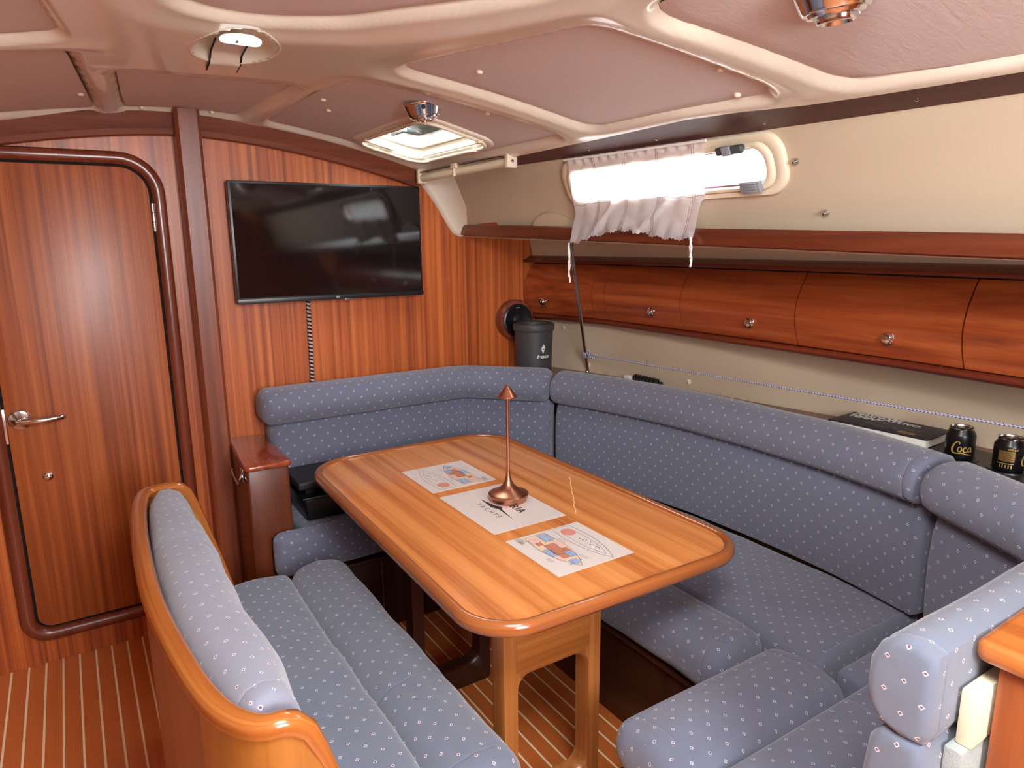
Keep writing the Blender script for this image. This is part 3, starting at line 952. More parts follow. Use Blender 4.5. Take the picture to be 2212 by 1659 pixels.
# port side, aft end: plain cabin walls that close the room behind the camera
def wall_left():
    o = struct('wall_left', (-1.0, 0.8, 0))
    ys = np.linspace(-1.34, YB, 12)
    V = []; F = []
    P = [(-0.62, 1.965), (-0.7, 1.88), (-0.8, 1.58), (-1.1, 1.56), (-1.42, 1.55), (-1.43, 0.0)]
    for y in ys:
        for x, z in P: V.append((x, y, z))
    n = len(P)
    for i in range(len(ys) - 1):
        for k in range(n - 1):
            a = i * n + k; F.append((a, a + 1, a + n + 1, a + n))
    mesh('port_lining', V, F, M['hullpanel'], o, angle=20)
    box('galley_front', -1.42, -0.95, -0.9, 2.4, 0.0, 0.9, M['benchback'], o)
wall_left()
def wall_back():
    bm = bmesh.new()
    for a in ((-1.45, 0.05, 0, 2.2), (0.85, 2.6, 0, 2.2), (0.05, 0.85, 0, 1.2)):
        add_box(bm, a[0], a[1], -1.38, -1.34, a[2], a[3])
    o = bm_obj('wall_back', bm, M['bulkhead'], smooth=False); o['kind'] = STRUCT
wall_back()

# ------------------------------------------------------------------ door
def door():
    o = struct('door_1', (0.03, YB, 0.14))
    def outline(x0, x1, z0, z1, rt, rb):
        return fillet([(x0, z0), (x1, z0), (x1, z1), (x0, z1)], [rb, rb, rt, rt], 8)
    def xf(y0):
        return lambda v: (v[0], y0 - v[2], v[1])
    inner = outline(-0.248, 0.312, 0.15, 1.9, 0.105, 0.055)
    prism('door_panel', outline(-0.243, 0.307, 0.155, 1.895, 0.10, 0.05), 0.0, 0.014, M['door'], o, 0.003, 2, xf(YB))
    # dark rebate and raised frame
    plate('rebate', outline(-0.256, 0.320, 0.142, 1.908, 0.112, 0.06), outline(-0.244, 0.308, 0.154, 1.896, 0.101, 0.051), 0.004, M['dark'], o, xf(YB))
    plate('frame', outline(-0.30, 0.362, 0.10, 1.948, 0.15, 0.1), outline(-0.252, 0.316, 0.146, 1.904, 0.108, 0.056), 0.034, M['darkz'], o, xf(YB), 50, 0.012)
    # chrome lever handle
    y = YB - 0.014
    hx, hz = -0.2, 0.985
    h = lathe('handle', [(0.001, 0), (0.036, 0), (0.038, 0.004), (0.034, 0.010), (0.020, 0.014), (0.012, 0.02), (0.012, 0.05), (0.001, 0.054)], (hx, y, hz), M['chrome'], o, 28, axis=(0, -1, 0))
    LOC[h.name] = Vector((0, 0, 0))
    V, F, UV = tube_geo([(hx, y - 0.044, hz), (hx + 0.02, y - 0.05, hz), (hx + 0.06, y - 0.05, hz - 0.001), (hx + 0.11, y - 0.047, hz), (hx + 0.128, y - 0.044, hz + 0.002), (hx + 0.136, y - 0.03, hz + 0.003)], [0.012, 0.012, 0.0115, 0.011, 0.012, 0.009], 12)
    lv = mesh('lever', V, F, M['chrome'], None, uv=UV, angle=60)
    lv.parent = h; lv.matrix_parent_inverse = Matrix.Identity(4)
    lathe('lock_button', [(0.001, 0), (0.0165, 0), (0.0165, 0.004), (0.012, 0.008), (0.001, 0.009)], (-0.142, y, 0.757), M['chrome'], o, 20, axis=(0, -1, 0))
    box('turn_slot', -0.154, -0.130, y - 0.0125, y - 0.007, 0.755, 0.759, M['steel'], o)
    # hinge on the right edge, latch plate on the left edge
    for z0 in (1.66, 1.695, 1.73):
        tube('hinge', [(0.313, YB - 0.02, z0), (0.313, YB - 0.02, z0 + 0.033)], 0.006, M['steel'], o, 10)
    box('latch_plate', -0.262, -0.243, YB - 0.018, YB - 0.002, 0.90, 1.03, M['steel'], o, 0.002)
door()

# ------------------------------------------------------------------ window in the coachroof side
def win_xf(off):
    """window plane: local (a along -Y from aft edge, b up, c inboard)"""
    def f(v):
        y = v[0]; z = v[1]
        n = Vector((-0.944, 0, -0.33))
        return Vector((side_x(y, z), y, z)) + n * (v[2] + off)
    return f
def window():
    o = struct('window_1', (1.65, 1.69, 1.8))
    y0, y1, z0, z1 = WIN['y0'], WIN['y1'], WIN['z0'], WIN['z1']
    out = fillet([(y0 - .028, z0 - .012), (y1 + .028, z0 - .012), (y1 + .028, z1 + .020), (y0 - .028, z1 + .020)], 0.062, 8)
    mid = fillet([(y0 + .004, z0 + .004), (y1 - .004, z0 + .004), (y1 - .004, z1 - .002), (y0 + .004, z1 - .002)], 0.05, 8)
    inn = fillet([(y0 + .03, z0 + .018), (y1 - .03, z0 + .018), (y1 - .03, z1 - .016), (y0 + .03, z1 - .016)], 0.042, 8)
    plate('frame', out, mid, 0.014, M['cream'], o, win_xf(0.0), 50, 0.004)
    plate('inner_frame', mid, inn, 0.024, M['cream'], o, win_xf(-0.002), 50, 0.006)
    inn2 = fillet([(y0 + .034, z0 + .022), (y1 - .034, z0 + .022), (y1 - .034, z1 - .020), (y0 + .034, z1 - .020)], 0.04, 8)
    plate('seal', inn, inn2, 0.012, M['pinkseal'], o, win_xf(-0.004))
    prism('pane', inn, 0.0, 0.005, M['glass'], o, 0, 1, win_xf(-0.012))
    # latch at the top, hinge block at the bottom
    f = win_xf(0.022)
    bm = bmesh.new(); add_box(bm, 1.325, 1.415, z1 - 0.022, z1 + 0.0, 0.0, 0.022, 0.008, 3)
    for v in bm.verts: v.co = f(v.co)
    bm_obj('latch', bm, M['darkgrey'], o)
    bm = bmesh.new(); add_box(bm, 1.36, 1.392, z1 - 0.024, z1 + 0.001, 0.004, 0.025, 0.006, 3)
    for v in bm.verts: v.co = f(v.co)
    bm_obj('latch_button', bm, M['grey'], o)
    bm = bmesh.new(); add_box(bm, 1.295, 1.36, z0 + 0.002, z0 + 0.034, 0.0, 0.018, 0.005, 2)
    for k in range(4): add_box(bm, 1.305, 1.345, z0 + 0.006 + k * 0.007, z0 + 0.010 + k * 0.007, 0.016, 0.021, 0.001, 1)
    for v in bm.verts: v.co = f(v.co)
    bm_obj('hinge', bm, M['grey'], o)
window()

# ------------------------------------------------------------------ curtain
def curtain():
    t = thing('curtain', 'short sheer white curtain with frilled hem hanging across the window', 'curtain', (1.6, 1.75, 1.6))
    nu, nv = 110, 46
    V = []; F = []; UV = []
    for i in range(nu + 1):
        u = i / nu
        for k in range(nv + 1):
            v = k / nv
            # y runs from the forward edge to the aft edge; the lower hem drifts forward
            y = (2.085 - 0.625 * u) * (1 - v) + (2.145 - 0.615 * u) * v
            zt = side_top(y) - 0.006
            sag = 0.028 * math.sin(PI * min(1, u * 1.1)) ** 2
            zb = 1.598 + 0.012 * u + sag * 1.3 + 0.004 * math.sin(u * 60)
            z = zt + (zb - zt) * v
            xw = side_x(y, max(z, 1.7))
            x = xw - 0.022 - 0.012 * v
            # below the rail the cloth lies in front of the shelf edge
            f = smooth01(np.array((v - 0.45) / 0.45))
            x = x * (1 - f) + (1.638) * f if x > 1.60 else x
            x = min(x, 1.640 if v > 0.6 else x)
            fold = 0.0030 * math.sin(u * 34 - v * 5.5) * (0.3 + 0.8 * v) + 0.003 * math.sin(u * 17 + v * 9.0)
            dg = math.exp(-((u - 0.62 + 0.42 * v) / 0.03) ** 2) * 0.016 + math.exp(-((u - 1.02 + 0.42 * v) / 0.03) ** 2) * 0.016
            x -= abs(fold) + dg * v
            if v < 0.07: x -= 0.004 * math.sin(u * 90)
            if v > 0.94: x -= 0.006 * (0.5 + 0.5 * math.sin(u * 330)); z += 0.003 * math.sin(u * 260)
            V.append((x, y, z)); UV.append((u * 0.64, v * 0.31))
    for i in range(nu):
        for k in range(nv):
            a = i * (nv + 1) + k
            F.append((a, a + 1, a + nv + 2, a + nv + 1))
    mesh('cloth', V, F, M['curtain'], t, uv=UV, angle=180)
    for (y, z, dz, tw) in ((2.147, 1.60, 0.15, 1), (1.532, 1.615, 0.09, -1)):
        for s in (-1, 1):
            p = [(1.628, y, z)]
            for q in np.linspace(0.1, 1, 9):
                p.append((1.628 + 0.004 * s * math.sin(q * 9), y + 0.004 * s * math.sin(q * 9 + tw) - 0.005 * q, z - dz * q * (1 if s > 0 else 0.85)))
            tube('tie_cord', p, 0.0032, M['white'], t, 6)
    V, F, UV = tube_geo([(side_x(2.10, 1.9) - .022, 2.10, side_top(2.10) - .012), (side_x(1.45, 1.9) - .022, 1.45, side_top(1.45) - .012)], 0.004, 8)
    mesh('curtain_wire', V, F, M['white'], t, uv=UV)
curtain()

# ------------------------------------------------------------------ shelf with fiddle rail under the window
def fiddle():
    t = thing('wall_shelf', 'long varnished mahogany shelf with raised front rail under the window', 'shelf', (1.66, 1.8, 1.6))
    ys = np.linspace(-1.2, 3.055, 60)
    prof = [(0.0, 0.0), (0.003, -0.002), (0.012, 0.0), (0.018, -0.008), (0.022, -0.048), (0.012, -0.052), (-0.001, -0.048), (-0.003, -0.03), (-0.004, -0.01)]
    V = []; F = []
    for y in ys:
        for d, h in prof: V.append((1.648 + d, y, fiddle_z(y) + h))
    m = len(prof)
    for i in range(len(ys) - 1):
        for k in range(m):
            j = (k + 1) % m; F.append((i * m + k, i * m + j, (i + 1) * m + j, (i + 1) * m + k))
    F.append(tuple(range(m))); F.append(tuple(range((len(ys) - 1) * m, len(ys) * m)))
    mesh('front_rail', V, F, M['fiddle'], t)
    V = []; F = []
    for y in ys:
        z = fiddle_z(y) - 0.045
        V += [(1.66, y, z), (side_x(y, z) + .02, y, z), (side_x(y, z) + .02, y, z - 0.008), (1.66, y, z - 0.008)]
    for i in range(len(ys) - 1):
        for k in range(4):
            j = (k + 1) % 4; F.append((i * 4 + k, i * 4 + j, (i + 1) * 4 + j, (i + 1) * 4 + k))
    mesh('shelf_board', V, F, M['darky'], t, smooth=False)
    for y in (2.86, 1.62, 0.62):
        lathe('screw', [(0.005, 0.0), (0.005, 0.003), (0.001, 0.004)], (1.6445, y, fiddle_z(y) - 0.032), M['steel'], t, 10, axis=(-1, 0, 0))
    box('end_cleat', 1.655, 1.675, 2.72, 2.90, fiddle_z(2.8) - 0.006, fiddle_z(2.8) + 0.010, M['locker'], t, 0.003)
fiddle()

# ------------------------------------------------------------------ overhead lockers
def lockers():
    t = thing('wall_cabinet', 'row of curved mahogany lockers with small chrome knobs along the hull', 'cabinet', (2.15, 1.6, 1.2))
    z0, z1 = 1.232, 1.494
    def bulge(s):    # barrel front
        return 0.055 * math.sin(PI * min(1, max(0, s)) * 0.92 + 0.10) - 0.01
    def pt(y, z, off=0.0):
        s = (z - z0) / (z1 - z0)
        return (lock_x(y) + 0.03 * s - bulge(s) - off, y, z)
    def door_mesh(name, ya, yb, mat, th=0.0):
        V = []; F = []
        n = max(3, int(abs(yb - ya) / 0.05)); m = 14
        for i in range(n + 1):
            y = ya + (yb - ya) * i / n
            for k in range(m + 1):
                z = z0 + 0.004 + (z1 - z0 - 0.008) * k / m
                V.append(pt(y, z, th))
        base = len(V)
        for i in range(n + 1):
            for k in range(m + 1):
                x, y, z = V[i * (m + 1) + k]; V.append((x + 0.02, y, z))
        for i in range(n):
            for k in range(m):
                a = i * (m + 1) + k
                F.append((a, a + 1, a + m + 2, a + m + 1)); F.append((base + a, base + a + m + 1, base + a + m + 2, base + a + 1))
        for k in range(m):
            for i in (0, n):
                a = i * (m + 1) + k; F.append((a, a + 1, base + a + 1, base + a))
        for i in range(n):
            for k in (0, m):
                a = i * (m + 1) + k; F.append((a, a + m + 1, base + a + m + 1, base + a))
        return mesh(name, V, F, mat, t, angle=40)
    g = 0.0025
    edges = [3.055, 3.035, 2.615, 2.53, 2.055, 1.51, 0.955, 0.3, -0.3]
    kinds = ['end_panel', 'door', 'filler_panel', 'door', 'door', 'door', 'door', 'door']
    knobs = {1: (2.93, 1.302), 3: (2.222, 1.30), 4: (1.702, 1.30), 5: (1.172, 1.30), 6: (0.6, 1.30)}
    for i, kd in enumerate(kinds):
        d = door_mesh(kd, edges[i] - g, edges[i + 1] + g, M['locker'])
        if i in knobs:
            ky, kz = knobs[i]
            c = pt(ky, kz)
            kb = lathe('knob', [(0.001, -0.002), (0.020, -0.002), (0.021, 0.003), (0.019, 0.008), (0.013, 0.010), (0.014, 0.014), (0.012, 0.018), (0.001, 0.020)], c, M['chrome'], None, 20, axis=(-0.96, 0, 0.1 if kz < 1.3 else -0.12))
            kb.parent = d
            kb.matrix_parent_inverse = Matrix.Identity(4)
    # dark carcass behind the door gaps
    V = []; F = []
    ys = np.linspace(-0.3, 3.058, 50)
    for y in ys:
        for k in range(9):
            z = z0 - 0.01 + (z1 - z0 + 0.02) * k / 8
            p = pt(y, z); V.append((p[0] + 0.012, y, z))
        V.append((lock_x(y) + 0.25, y, z1 + .01)); V.append((lock_x(y) + 0.25, y, z0 - .01))
    m = 11
    for i in range(len(ys) - 1):
        for k in range(m):
            j = (k + 1) % m; F.append((i * m + k, i * m + j, (i + 1) * m + j, (i + 1) * m + k))
    mesh('carcass', V, F, M['dark'], t, angle=30)
    def rail(name, prof):
        V = []; F = []
        m = len(prof)
        for y in ys:
            for d, z in prof: V.append((lock_x(y) + d, y, z))
        for i in range(len(ys) - 1):
            for k in range(m):
                j = (k + 1) % m; F.append((i * m + k, i * m + j, (i + 1) * m + j, (i + 1) * m + k))
        F.append(tuple(range(m))); F.append(tuple(range((len(ys) - 1) * m, len(ys) * m)))
        mesh(name, V, F, M['darky'], t, angle=50)
    rail('bottom_rail', [(-0.012, 1.212), (-0.018, 1.22), (-0.016, 1.229), (-0.006, 1.233), (0.02, 1.233), (0.2, 1.233), (0.2, 1.205), (0.0, 1.205)])
    rail('top_rail', [(-0.014, 1.497), (-0.026, 1.499), (-0.03, 1.506), (-0.026, 1.513), (-0.012, 1.516), (0.0, 1.526), (0.02, 1.532), (0.05, 1.534), (0.25, 1.534), (0.25, 1.497)])
lockers()

# ledge behind the backrests
def ledge():
    t = thing('side_shelf', 'dark mahogany ledge running behind the settee backrests', 'shelf', (2.2, 1.5, 0.93))
    bm = bmesh.new()
    P = [(panel_x(y, .9) + 0.004, y) for y in np.linspace(YB - .003, -0.2, 30)]
    P += [(1.97, -0.2), (1.97, 0.50), (2.01, 0.60), (2.13, 0.86), (2.15, 0.915), (2.198, 1.2), (2.218, 1.55), (2.198, 2.0), (2.133, 2.36), (2.04, 2.66), (1.975, 2.70), (1.87, 2.815), (1.715, 2.985), (1.66, YB - .003)]
    prism('ledge_board', P, 0.925, 0.948, M['darky'], t)
ledge()

# ------------------------------------------------------------------ roof hatch, blind, ceiling lamps
def roof_pt(x, y, off):
    return Vector((x, y, float(zc(x)) - 0.001 + off))
def hatch():
    t = thing('roof_hatch', 'open framed roof hatch with bright daylight above the television corner', 'hatch', (1.23, 2.6, 1.95))
    x0, x1, y0, y1 = HATCH
    def ring(g, r): return fillet([(x0 - g, y0 - g), (x1 + g, y0 - g), (x1 + g, y1 + g), (x0 - g, y1 + g)], r, 8)
    xf = lambda v: roof_pt(v[0], v[1], -v[2])
    plate('flange', ring(0.032, 0.085), ring(-0.004, 0.065), 0.012, M['liner'], t, xf, 50, 0.004)
    # inner clip-in rail
    pts = [roof_pt(p[0], p[1], -0.018) for p in ring(0.004, 0.07)]
    sel = [p for p in pts]
    V = []; F = []
    tube('clip_rail', [tuple(p) for p in sel] + [tuple(sel[0])], 0.0065, M['cream'], t, 8)
    for cx, cy in ((x0 - .002, y0 + .52), (x0 + .08, y1), (x1, y1 - .10), (x1, y0 + .12), (x1 - .05, y0)):
        p = roof_pt(cx, cy, -0.022)
        bm = bmesh.new(); add_box(bm, cx - .011, cx + .011, cy - .016, cy + .016, p.z - .005, p.z + .006, 0.003, 2)
        bm_obj('clip', bm, M['cream'], t)
    # well walls up to the deck
    V = []; F = []
    o = ring(-0.004, 0.065); o2 = ring(-0.012, 0.06); n = len(o)
    levels = [(o, -0.002), (o, 0.032), (o2, 0.036), (o2, 0.068)]
    for pts_, h in levels:
        for p in pts_: V.append(roof_pt(p[0], p[1], h))
    for a in range(3):
        for i in range(n):
            j = (i + 1) % n; F.append((a * n + i, a * n + j, (a + 1) * n + j, (a + 1) * n + i))
    mesh('well', V, F, M['liner'], t, angle=50)
    prism('glazing', ring(-0.006, 0.06), 0.060, 0.065, M['glass'], t, 0, 1, lambda v: roof_pt(v[0], v[1], v[2]))
    box('crossbar', x0, x1, y0 + 0.45, y0 + 0.466, float(zc(1.23)) + 0.044, float(zc(1.23)) + 0.056, M['darkgrey'], t, 0.002)
    xx = x0 + 0.095
    zz = float(zc(xx)) + 0.05
    bm = bmesh.new()
    add_box(bm, xx - .025, xx + .03, y0 + .40, y0 + .45, zz - .022, zz + .01, 0.006, 2)
    add_box(bm, xx - .018, xx + .0, y0 + .34, y0 + .46, zz - .034, zz - .02, 0.004, 2)
    bm_obj('handle', bm, M['grey'], t)
hatch()

def blind():
    t = thing('roller_blind', 'cream rolled blind cassette mounted along the deckhead edge beside the roof hatch', 'blind', (1.44, 2.6, 1.9))
    a = Vector((1.425, 2.99, 1.893)); b = Vector((1.468, 2.30, 1.903))
    tube('roll', [a, b], 0.017, M['cream'], t, 16)
    tube('pull_bar', [a + Vector((-.012, -.01, .024)), b + Vector((-.012, .03, .024))], 0.006, M['steel'], t, 8)
    for p in (a, b):
        bm = bmesh.new(); add_box(bm, p.x - .023, p.x + .023, p.y - .012, p.y + .012, p.z - .024, p.z + .04, 0.006, 2)
        bm_obj('end_bracket', bm, M['cream'], t)
    lathe('screw', [(0.006, 0), (0.006, 0.003), (0.001, 0.004)], (b.x - .002, b.y - .012, b.z), M['steel'], t, 10, axis=(0, -1, 0))
    m = a.lerp(b, 0.45)
    bm = bmesh.new(); add_box(bm, m.x - .026, m.x - .008, m.y - .02, m.y + .02, m.z + .012, m.z + .032, 0.004, 2)
    add_box(bm, m.x - .022, m.x - .012, m.y - .006, m.y + .006, m.z - .02, m.z + .014, 0.003, 2)
    bm_obj('pull_tab', bm, M['cream'], t)
blind()

def spot(x, y, label, s=1.0):
    z = float(zc(x)) + 0.004
    t = thing('ceiling_spotlight', label, 'lamp', (x, y, z), 'chrome deckhead spotlights')
    ax = Vector((0.14, 0, -1)).normalized()
    c = (x, y, z)
    P = [(0.001, 0), (0.062, 0), (0.062, 0.006), (0.059, 0.011), (0.049, 0.044), (0.046, 0.049), (0.042, 0.050), (0.040, 0.055), (0.031, 0.057), (0.029, 0.053)]
    P = [(r * s * 1.2, h * s * 0.92) for r, h in P]
    lathe('housing', P + [(0.001, 0.054 * s)], c, M['chrome'], t, 40, axis=ax)
    c2 = Vector(c) + ax * 0.050 * s
    lathe('bezel', [(0.022 * s, -0.01), (0.033 * s, -0.01), (0.034 * s, 0.006 * s), (0.032 * s, 0.011 * s), (0.027 * s, 0.012 * s), (0.023 * s, 0.004 * s)], c2, M['chrome'], t, 36, axis=ax)
    lathe('lens', [(0.001, 0.0), (0.0235 * s, 0.0), (0.0235 * s, 0.004 * s), (0.015 * s, 0.0065 * s), (0.001, 0.007 * s)], c2, M['black'], t, 28, axis=ax)
    d = Vector((-0.45, -0.9, 0)).normalized()
    p = Vector(c) + ax * 0.022 * s + d * 0.066 * s
    lathe('switch', [(0.001, -0.004), (0.008 * s, -0.004), (0.008 * s, 0.003), (0.006 * s, 0.005), (0.001, 0.005)], p, M['black'], t, 14, axis=d + Vector((0, 0, -0.35)))
spot(1.045, 2.165, 'small chrome round spotlight on the ceiling panel just before the roof hatch', 0.88)
spot(1.145, 0.775, 'chrome round spotlight on the ceiling cut by the top edge of the picture', 1.0)

def liner_z(x, y):
    X = np.array([[float(x)]]); Y = np.array([[float(y)]]); D = 1e9
    for p, r in PANELS.values(): D = min(D, float(sdf_poly(X, Y, fillet(p, r, 6))[0, 0]))
    return float(zc(x)) - 0.020 * float(smooth01((D + 0.004) / 0.030)) - 0.010 * float(smooth01((D - 0.03) / 0.09)) + 0.03 * float(smooth01((-D - 0.006) / 0.012))
def oval_lamp():
    ox, oy, a, b = OVAL
    t = thing('recessed_ceiling_lamp', 'oval recessed ceiling lamp with white lens in the cream deckhead moulding', 'lamp', (ox, oy, 2.08))
    V = []; F = []
    n = 40; m = 8
    for k in range(m + 1):
        q = k / m * PI / 2
        r = math.cos(q) ** 0.5 if k < m else 0.02; h = 0.05 * math.sin(q)
        for i in range(n):
            g = 2 * PI * i / n
            x, y = ox + a * r * math.cos(g), oy + b * r * math.sin(g)
            V.append((x, y, liner_z(ox + a * math.cos(g), oy + b * math.sin(g)) * (1 - k / m) + k / m * 2.085 + h))
    for k in range(m):
        for i in range(n):
            j = (i + 1) % n; F.append((k * n + i, k * n + j, (k + 1) * n + j, (k + 1) * n + i))
    mesh('bowl', V, F, M['liner'], t, angle=180)
    rim = []
    for i in range(n + 1):
        x, y = ox + (a + .003) * math.cos(2 * PI * i / n), oy + (b + .003) * math.sin(2 * PI * i / n)
        rim.append((x, y, liner_z(x, y) + 0.003))
    tube('rim', rim, 0.0045, M['liner'], t, 8)
    zb = 2.085
    def strip(nm, x0, x1, y0, y1, dz, mat, inner):
        V = []; F = []; n = 26
        for i in range(n + 1):
            y = y0 + (y1 - y0) * i / n
            for x in (x0, (x0 + x1) / 2, x1):
                e = ((x - ox) / a) ** 2 + ((y - oy) / b) ** 2
                V.append((x + (y - oy) * 0.08, y, (liner_z(x, y) if e > 1 else zb + inner * min(1, (1 - e) * 2.5)) - dz))
        for i in range(n):
            for k in range(2): F.append((3 * i + k, 3 * i + k + 1, 3 * i + k + 4, 3 * i + k + 3))
        mm = mesh(nm, V, F, mat, t, angle=60)
        return mm
    strip('joint', ox - 0.049, ox - 0.044, oy - 0.03, oy + b + 0.085, 0.0035, M['dark'], 0.016)
    strip('joint', ox + 0.029, ox + 0.034, oy - 0.03, oy + b + 0.085, 0.0035, M['dark'], 0.016)
    strip('strap', ox - 0.045, ox + 0.030, oy - 0.03, oy + b + 0.085, 0.0045, M['liner'], 0.02)
    P = fillet([(ox - .058, oy - .085), (ox - .052, oy - .13), (ox - .02, oy - .152), (ox + .01, oy - .152), (ox + .036, oy - .125), (ox + .04, oy - .085)], .02, 5)
    prism('lens', P, zb - 0.012, zb - 0.002, M['lens'], t, 0.003)
    box('switch', ox - 0.022, ox - 0.018, oy - 0.125, oy - 0.112, zb - 0.0145, zb - 0.011, M['black'], t)
oval_lamp()

# ------------------------------------------------------------------ television and cable
def tv():
    t = thing('television', 'black flat screen television on the wood bulkhead above the settee', 'television', (1.0, 3.02, 1.6))
    yf = 2.985
    k = yf / 3.06
    x0, x1, z0, z1 = 0.580, 1.411, 1.366, 1.856
    box('casing', x0, x1, yf + 0.004, yf + 0.035, z0, z1, M['black'], t, 0.004)
    box('screen', x0 + 0.010, x1 - 0.010, yf, yf + 0.006, z0 + 0.024, z1 - 0.010, M['screen'], t)
    box('chin', x0, x1, yf - 0.003, yf + 0.008, z0, z0 + 0.02, M['black'], t, 0.003)
    box('wall_bracket', 0.85, 1.15, yf + 0.03, YB - 0.001, 1.45, 1.75, M['blackmatt'], t)
    box('brand_badge', 0.99, 1.004, yf - 0.0045, yf - 0.002, z0 + 0.007, z0 + 0.015, M['grey'], t)
    box('sensor', 1.03, 1.065, yf, yf + 0.01, z0 - 0.005, z0 + 0.002, M['steel'], t, 0.002)
tv()
o = tube('cable', [(0.885, YB - 0.008, 1.40), (0.884, YB - 0.008, 1.25), (0.882, YB - 0.008, 1.1), (0.878, YB - 0.008, 0.95)], 0.0095, M['cable'], None, 10)
o['label'] = 'black and white braided cable dropping from the television down the bulkhead'; o['category'] = 'cable'

# ------------------------------------------------------------------ speaker and bin in the corner
def speaker():
    c = (1.955, YB - 0.001, 1.205)
    t = thing('wall_speaker', 'round black speaker in a mahogany ring on the bulkhead behind the bin', 'speaker', c)
    lathe('ring', [(0.078, 0), (0.105, 0), (0.105, 0.04), (0.1, 0.046), (0.088, 0.048), (0.082, 0.044), (0.078, 0.03)], c, M['darkz'], t, 40, axis=(0, -1, 0))
    lathe('grille', [(0.001, 0.0), (0.086, 0.0), (0.086, 0.05), (0.078, 0.054), (0.05, 0.046), (0.03, 0.04), (0.02, 0.044), (0.001, 0.05)], c, M['black'], t, 36, axis=(0, -1, 0))
    box('badge', 1.94, 1.965, YB - .057, YB - .052, 1.268, 1.273, M['grey'], t)
    lathe('cone_light', [(0.001, 0), (0.018, 0), (0.016, 0.006), (0.001, 0.008)], (1.965, YB - .048, 1.19), plain('dark_red_plastic', rgb(70, 22, 30), 0.25), t, 16, axis=(0, -1, 0))
speaker()

def bin_():
    cx, cy, zb = 1.968, 2.885, 0.949
    t = thing('waste_bin', 'charcoal grey open-top bin with white ice cream print on the corner ledge', 'bin', (cx, cy, zb))
    prof = [(0.086, 0.0), (0.090, 0.004), (0.097, 0.215), (0.103, 0.218), (0.106, 0.225), (0.106, 0.244), (0.102, 0.252), (0.092, 0.255), (0.076, 0.250), (0.071, 0.240), (0.070, 0.2), (0.068, 0.02), (0.001, 0.018)]
    lathe('body', prof, (cx, cy, zb), M['binm'], t, 40)
    th = math.atan2(-cy, -cx) + 0.52
    def wrap(v):
        a = th + v[0] / 0.09
        h = v[1]
        r = 0.090 + (h - 0.004) / 0.211 * 0.007 + 0.0012
        return Vector((cx + r * math.cos(a), cy + r * math.sin(a), zb + h))
    lettering('lettering', 'fresco', 0.026, lambda v: wrap((v.x, v.y + 0.085)), M['printw'], t, 0.0006, 0.3, 1.0, 'CENTER')
    P = [(0.0, 0.108), (0.010, 0.13), (0.006, 0.131), (0.004, 0.127), (-0.002, 0.127), (-0.004, 0.131), (-0.010, 0.13)]
    mesh('cone_print', [wrap(p) for p in P], [tuple(range(len(P)))], M['printw'], t, smooth=False)
    P = [(-0.009, 0.133), (-0.003, 0.130), (0.003, 0.134), (0.010, 0.133), (0.011, 0.143), (0.006, 0.148), (0.002, 0.156), (-0.002, 0.146), (-0.008, 0.142)]
    mesh('scoop_print', [wrap(p) for p in P], [tuple(range(len(P)))], M['printw'], t, smooth=False)
bin_()

# chrome tie rod and the rope
R0 = Vector((1.775, 2.33, 1.598)); R1 = Vector((2.20, 2.73, 0.949))
def rod():
    t = thing('support_rod', 'slim steel rod slanting from the shelf down to the ledge before the lockers', 'rod', R1)
    tube('rod', [R0, R1], 0.0085, M['alu'], t, 14)
    lathe('foot', [(0.001, 0), (0.018, 0), (0.016, 0.005), (0.009, 0.012), (0.001, 0.012)], R1, M['steel'], t, 16)
rod()
def rope():
    t = thing('rope', 'thin blue and white rope tied to the steel rod along the hull', 'rope', (2.12, 2.66, 1.05))
    k = R0.lerp(R1, 0.835)
    e = k + (Vector((2.04, 0.705, 1.128)) - k) * 1.62
    k2 = k + Vector((-0.004, -0.016, 0.0))
    V, F, UV = tube_geo([tuple(k2.lerp(e, q) + Vector((0, 0, -0.003 * math.sin(PI * q)))) for q in np.linspace(0, 1, 44)], 0.0036, 8)
    mesh('line', V, F, M['rope'], t, uv=UV, angle=60)
    ax = (R1 - R0).normalized()
    n1 = ax.cross(Vector((0, 1, 0))).normalized(); n2 = ax.cross(n1)
    p = []
    for i in range(60):
        a = i / 59 * 2 * PI * 4
        p.append(k + ax * (-0.014 + 0.028 * i / 59) + (n1 * math.cos(a) + n2 * math.sin(a)) * 0.0125)
    V, F, UV = tube_geo(p, 0.0042, 8)
    tube_geo([tuple(k2 + Vector((-.006 + 0.012 * math.cos(a), -0.015 - .008 * a, 0.010 * math.sin(a)))) for a in np.linspace(0, 7, 26)], 0.0042, 8, V, F, UV)
    mesh('knot', V, F, M['rope'], t, uv=UV, angle=60)
rope()

# ------------------------------------------------------------------ settee bases
def bases():
    t = thing('settee_base', 'dark mahogany plinth, darkened further as painted shade, carrying the wraparound settee cushions', 'furniture', (1.6, 2.0, 0))
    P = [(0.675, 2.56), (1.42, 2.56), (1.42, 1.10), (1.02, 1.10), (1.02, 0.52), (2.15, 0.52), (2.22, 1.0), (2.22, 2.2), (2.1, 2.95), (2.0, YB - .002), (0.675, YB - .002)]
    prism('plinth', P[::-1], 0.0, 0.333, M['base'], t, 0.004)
    # front edging strip and the two locker joints on the front
    for x0, x1, y0, y1 in ((0.68, 1.42, 2.55, 2.56), (1.41, 1.42, 1.10, 2.56), (1.02, 1.42, 1.10, 1.11)):
        box('front_edging', x0 - .006, x1 + .002, y0 - .006, y1 + .003, 0.316, 0.3335, M['base'], t, 0.002)
    box('panel_joint', 0.972, 0.975, 2.555, 2.562, 0.02, 0.31, M['benchrim'], t)
bases()

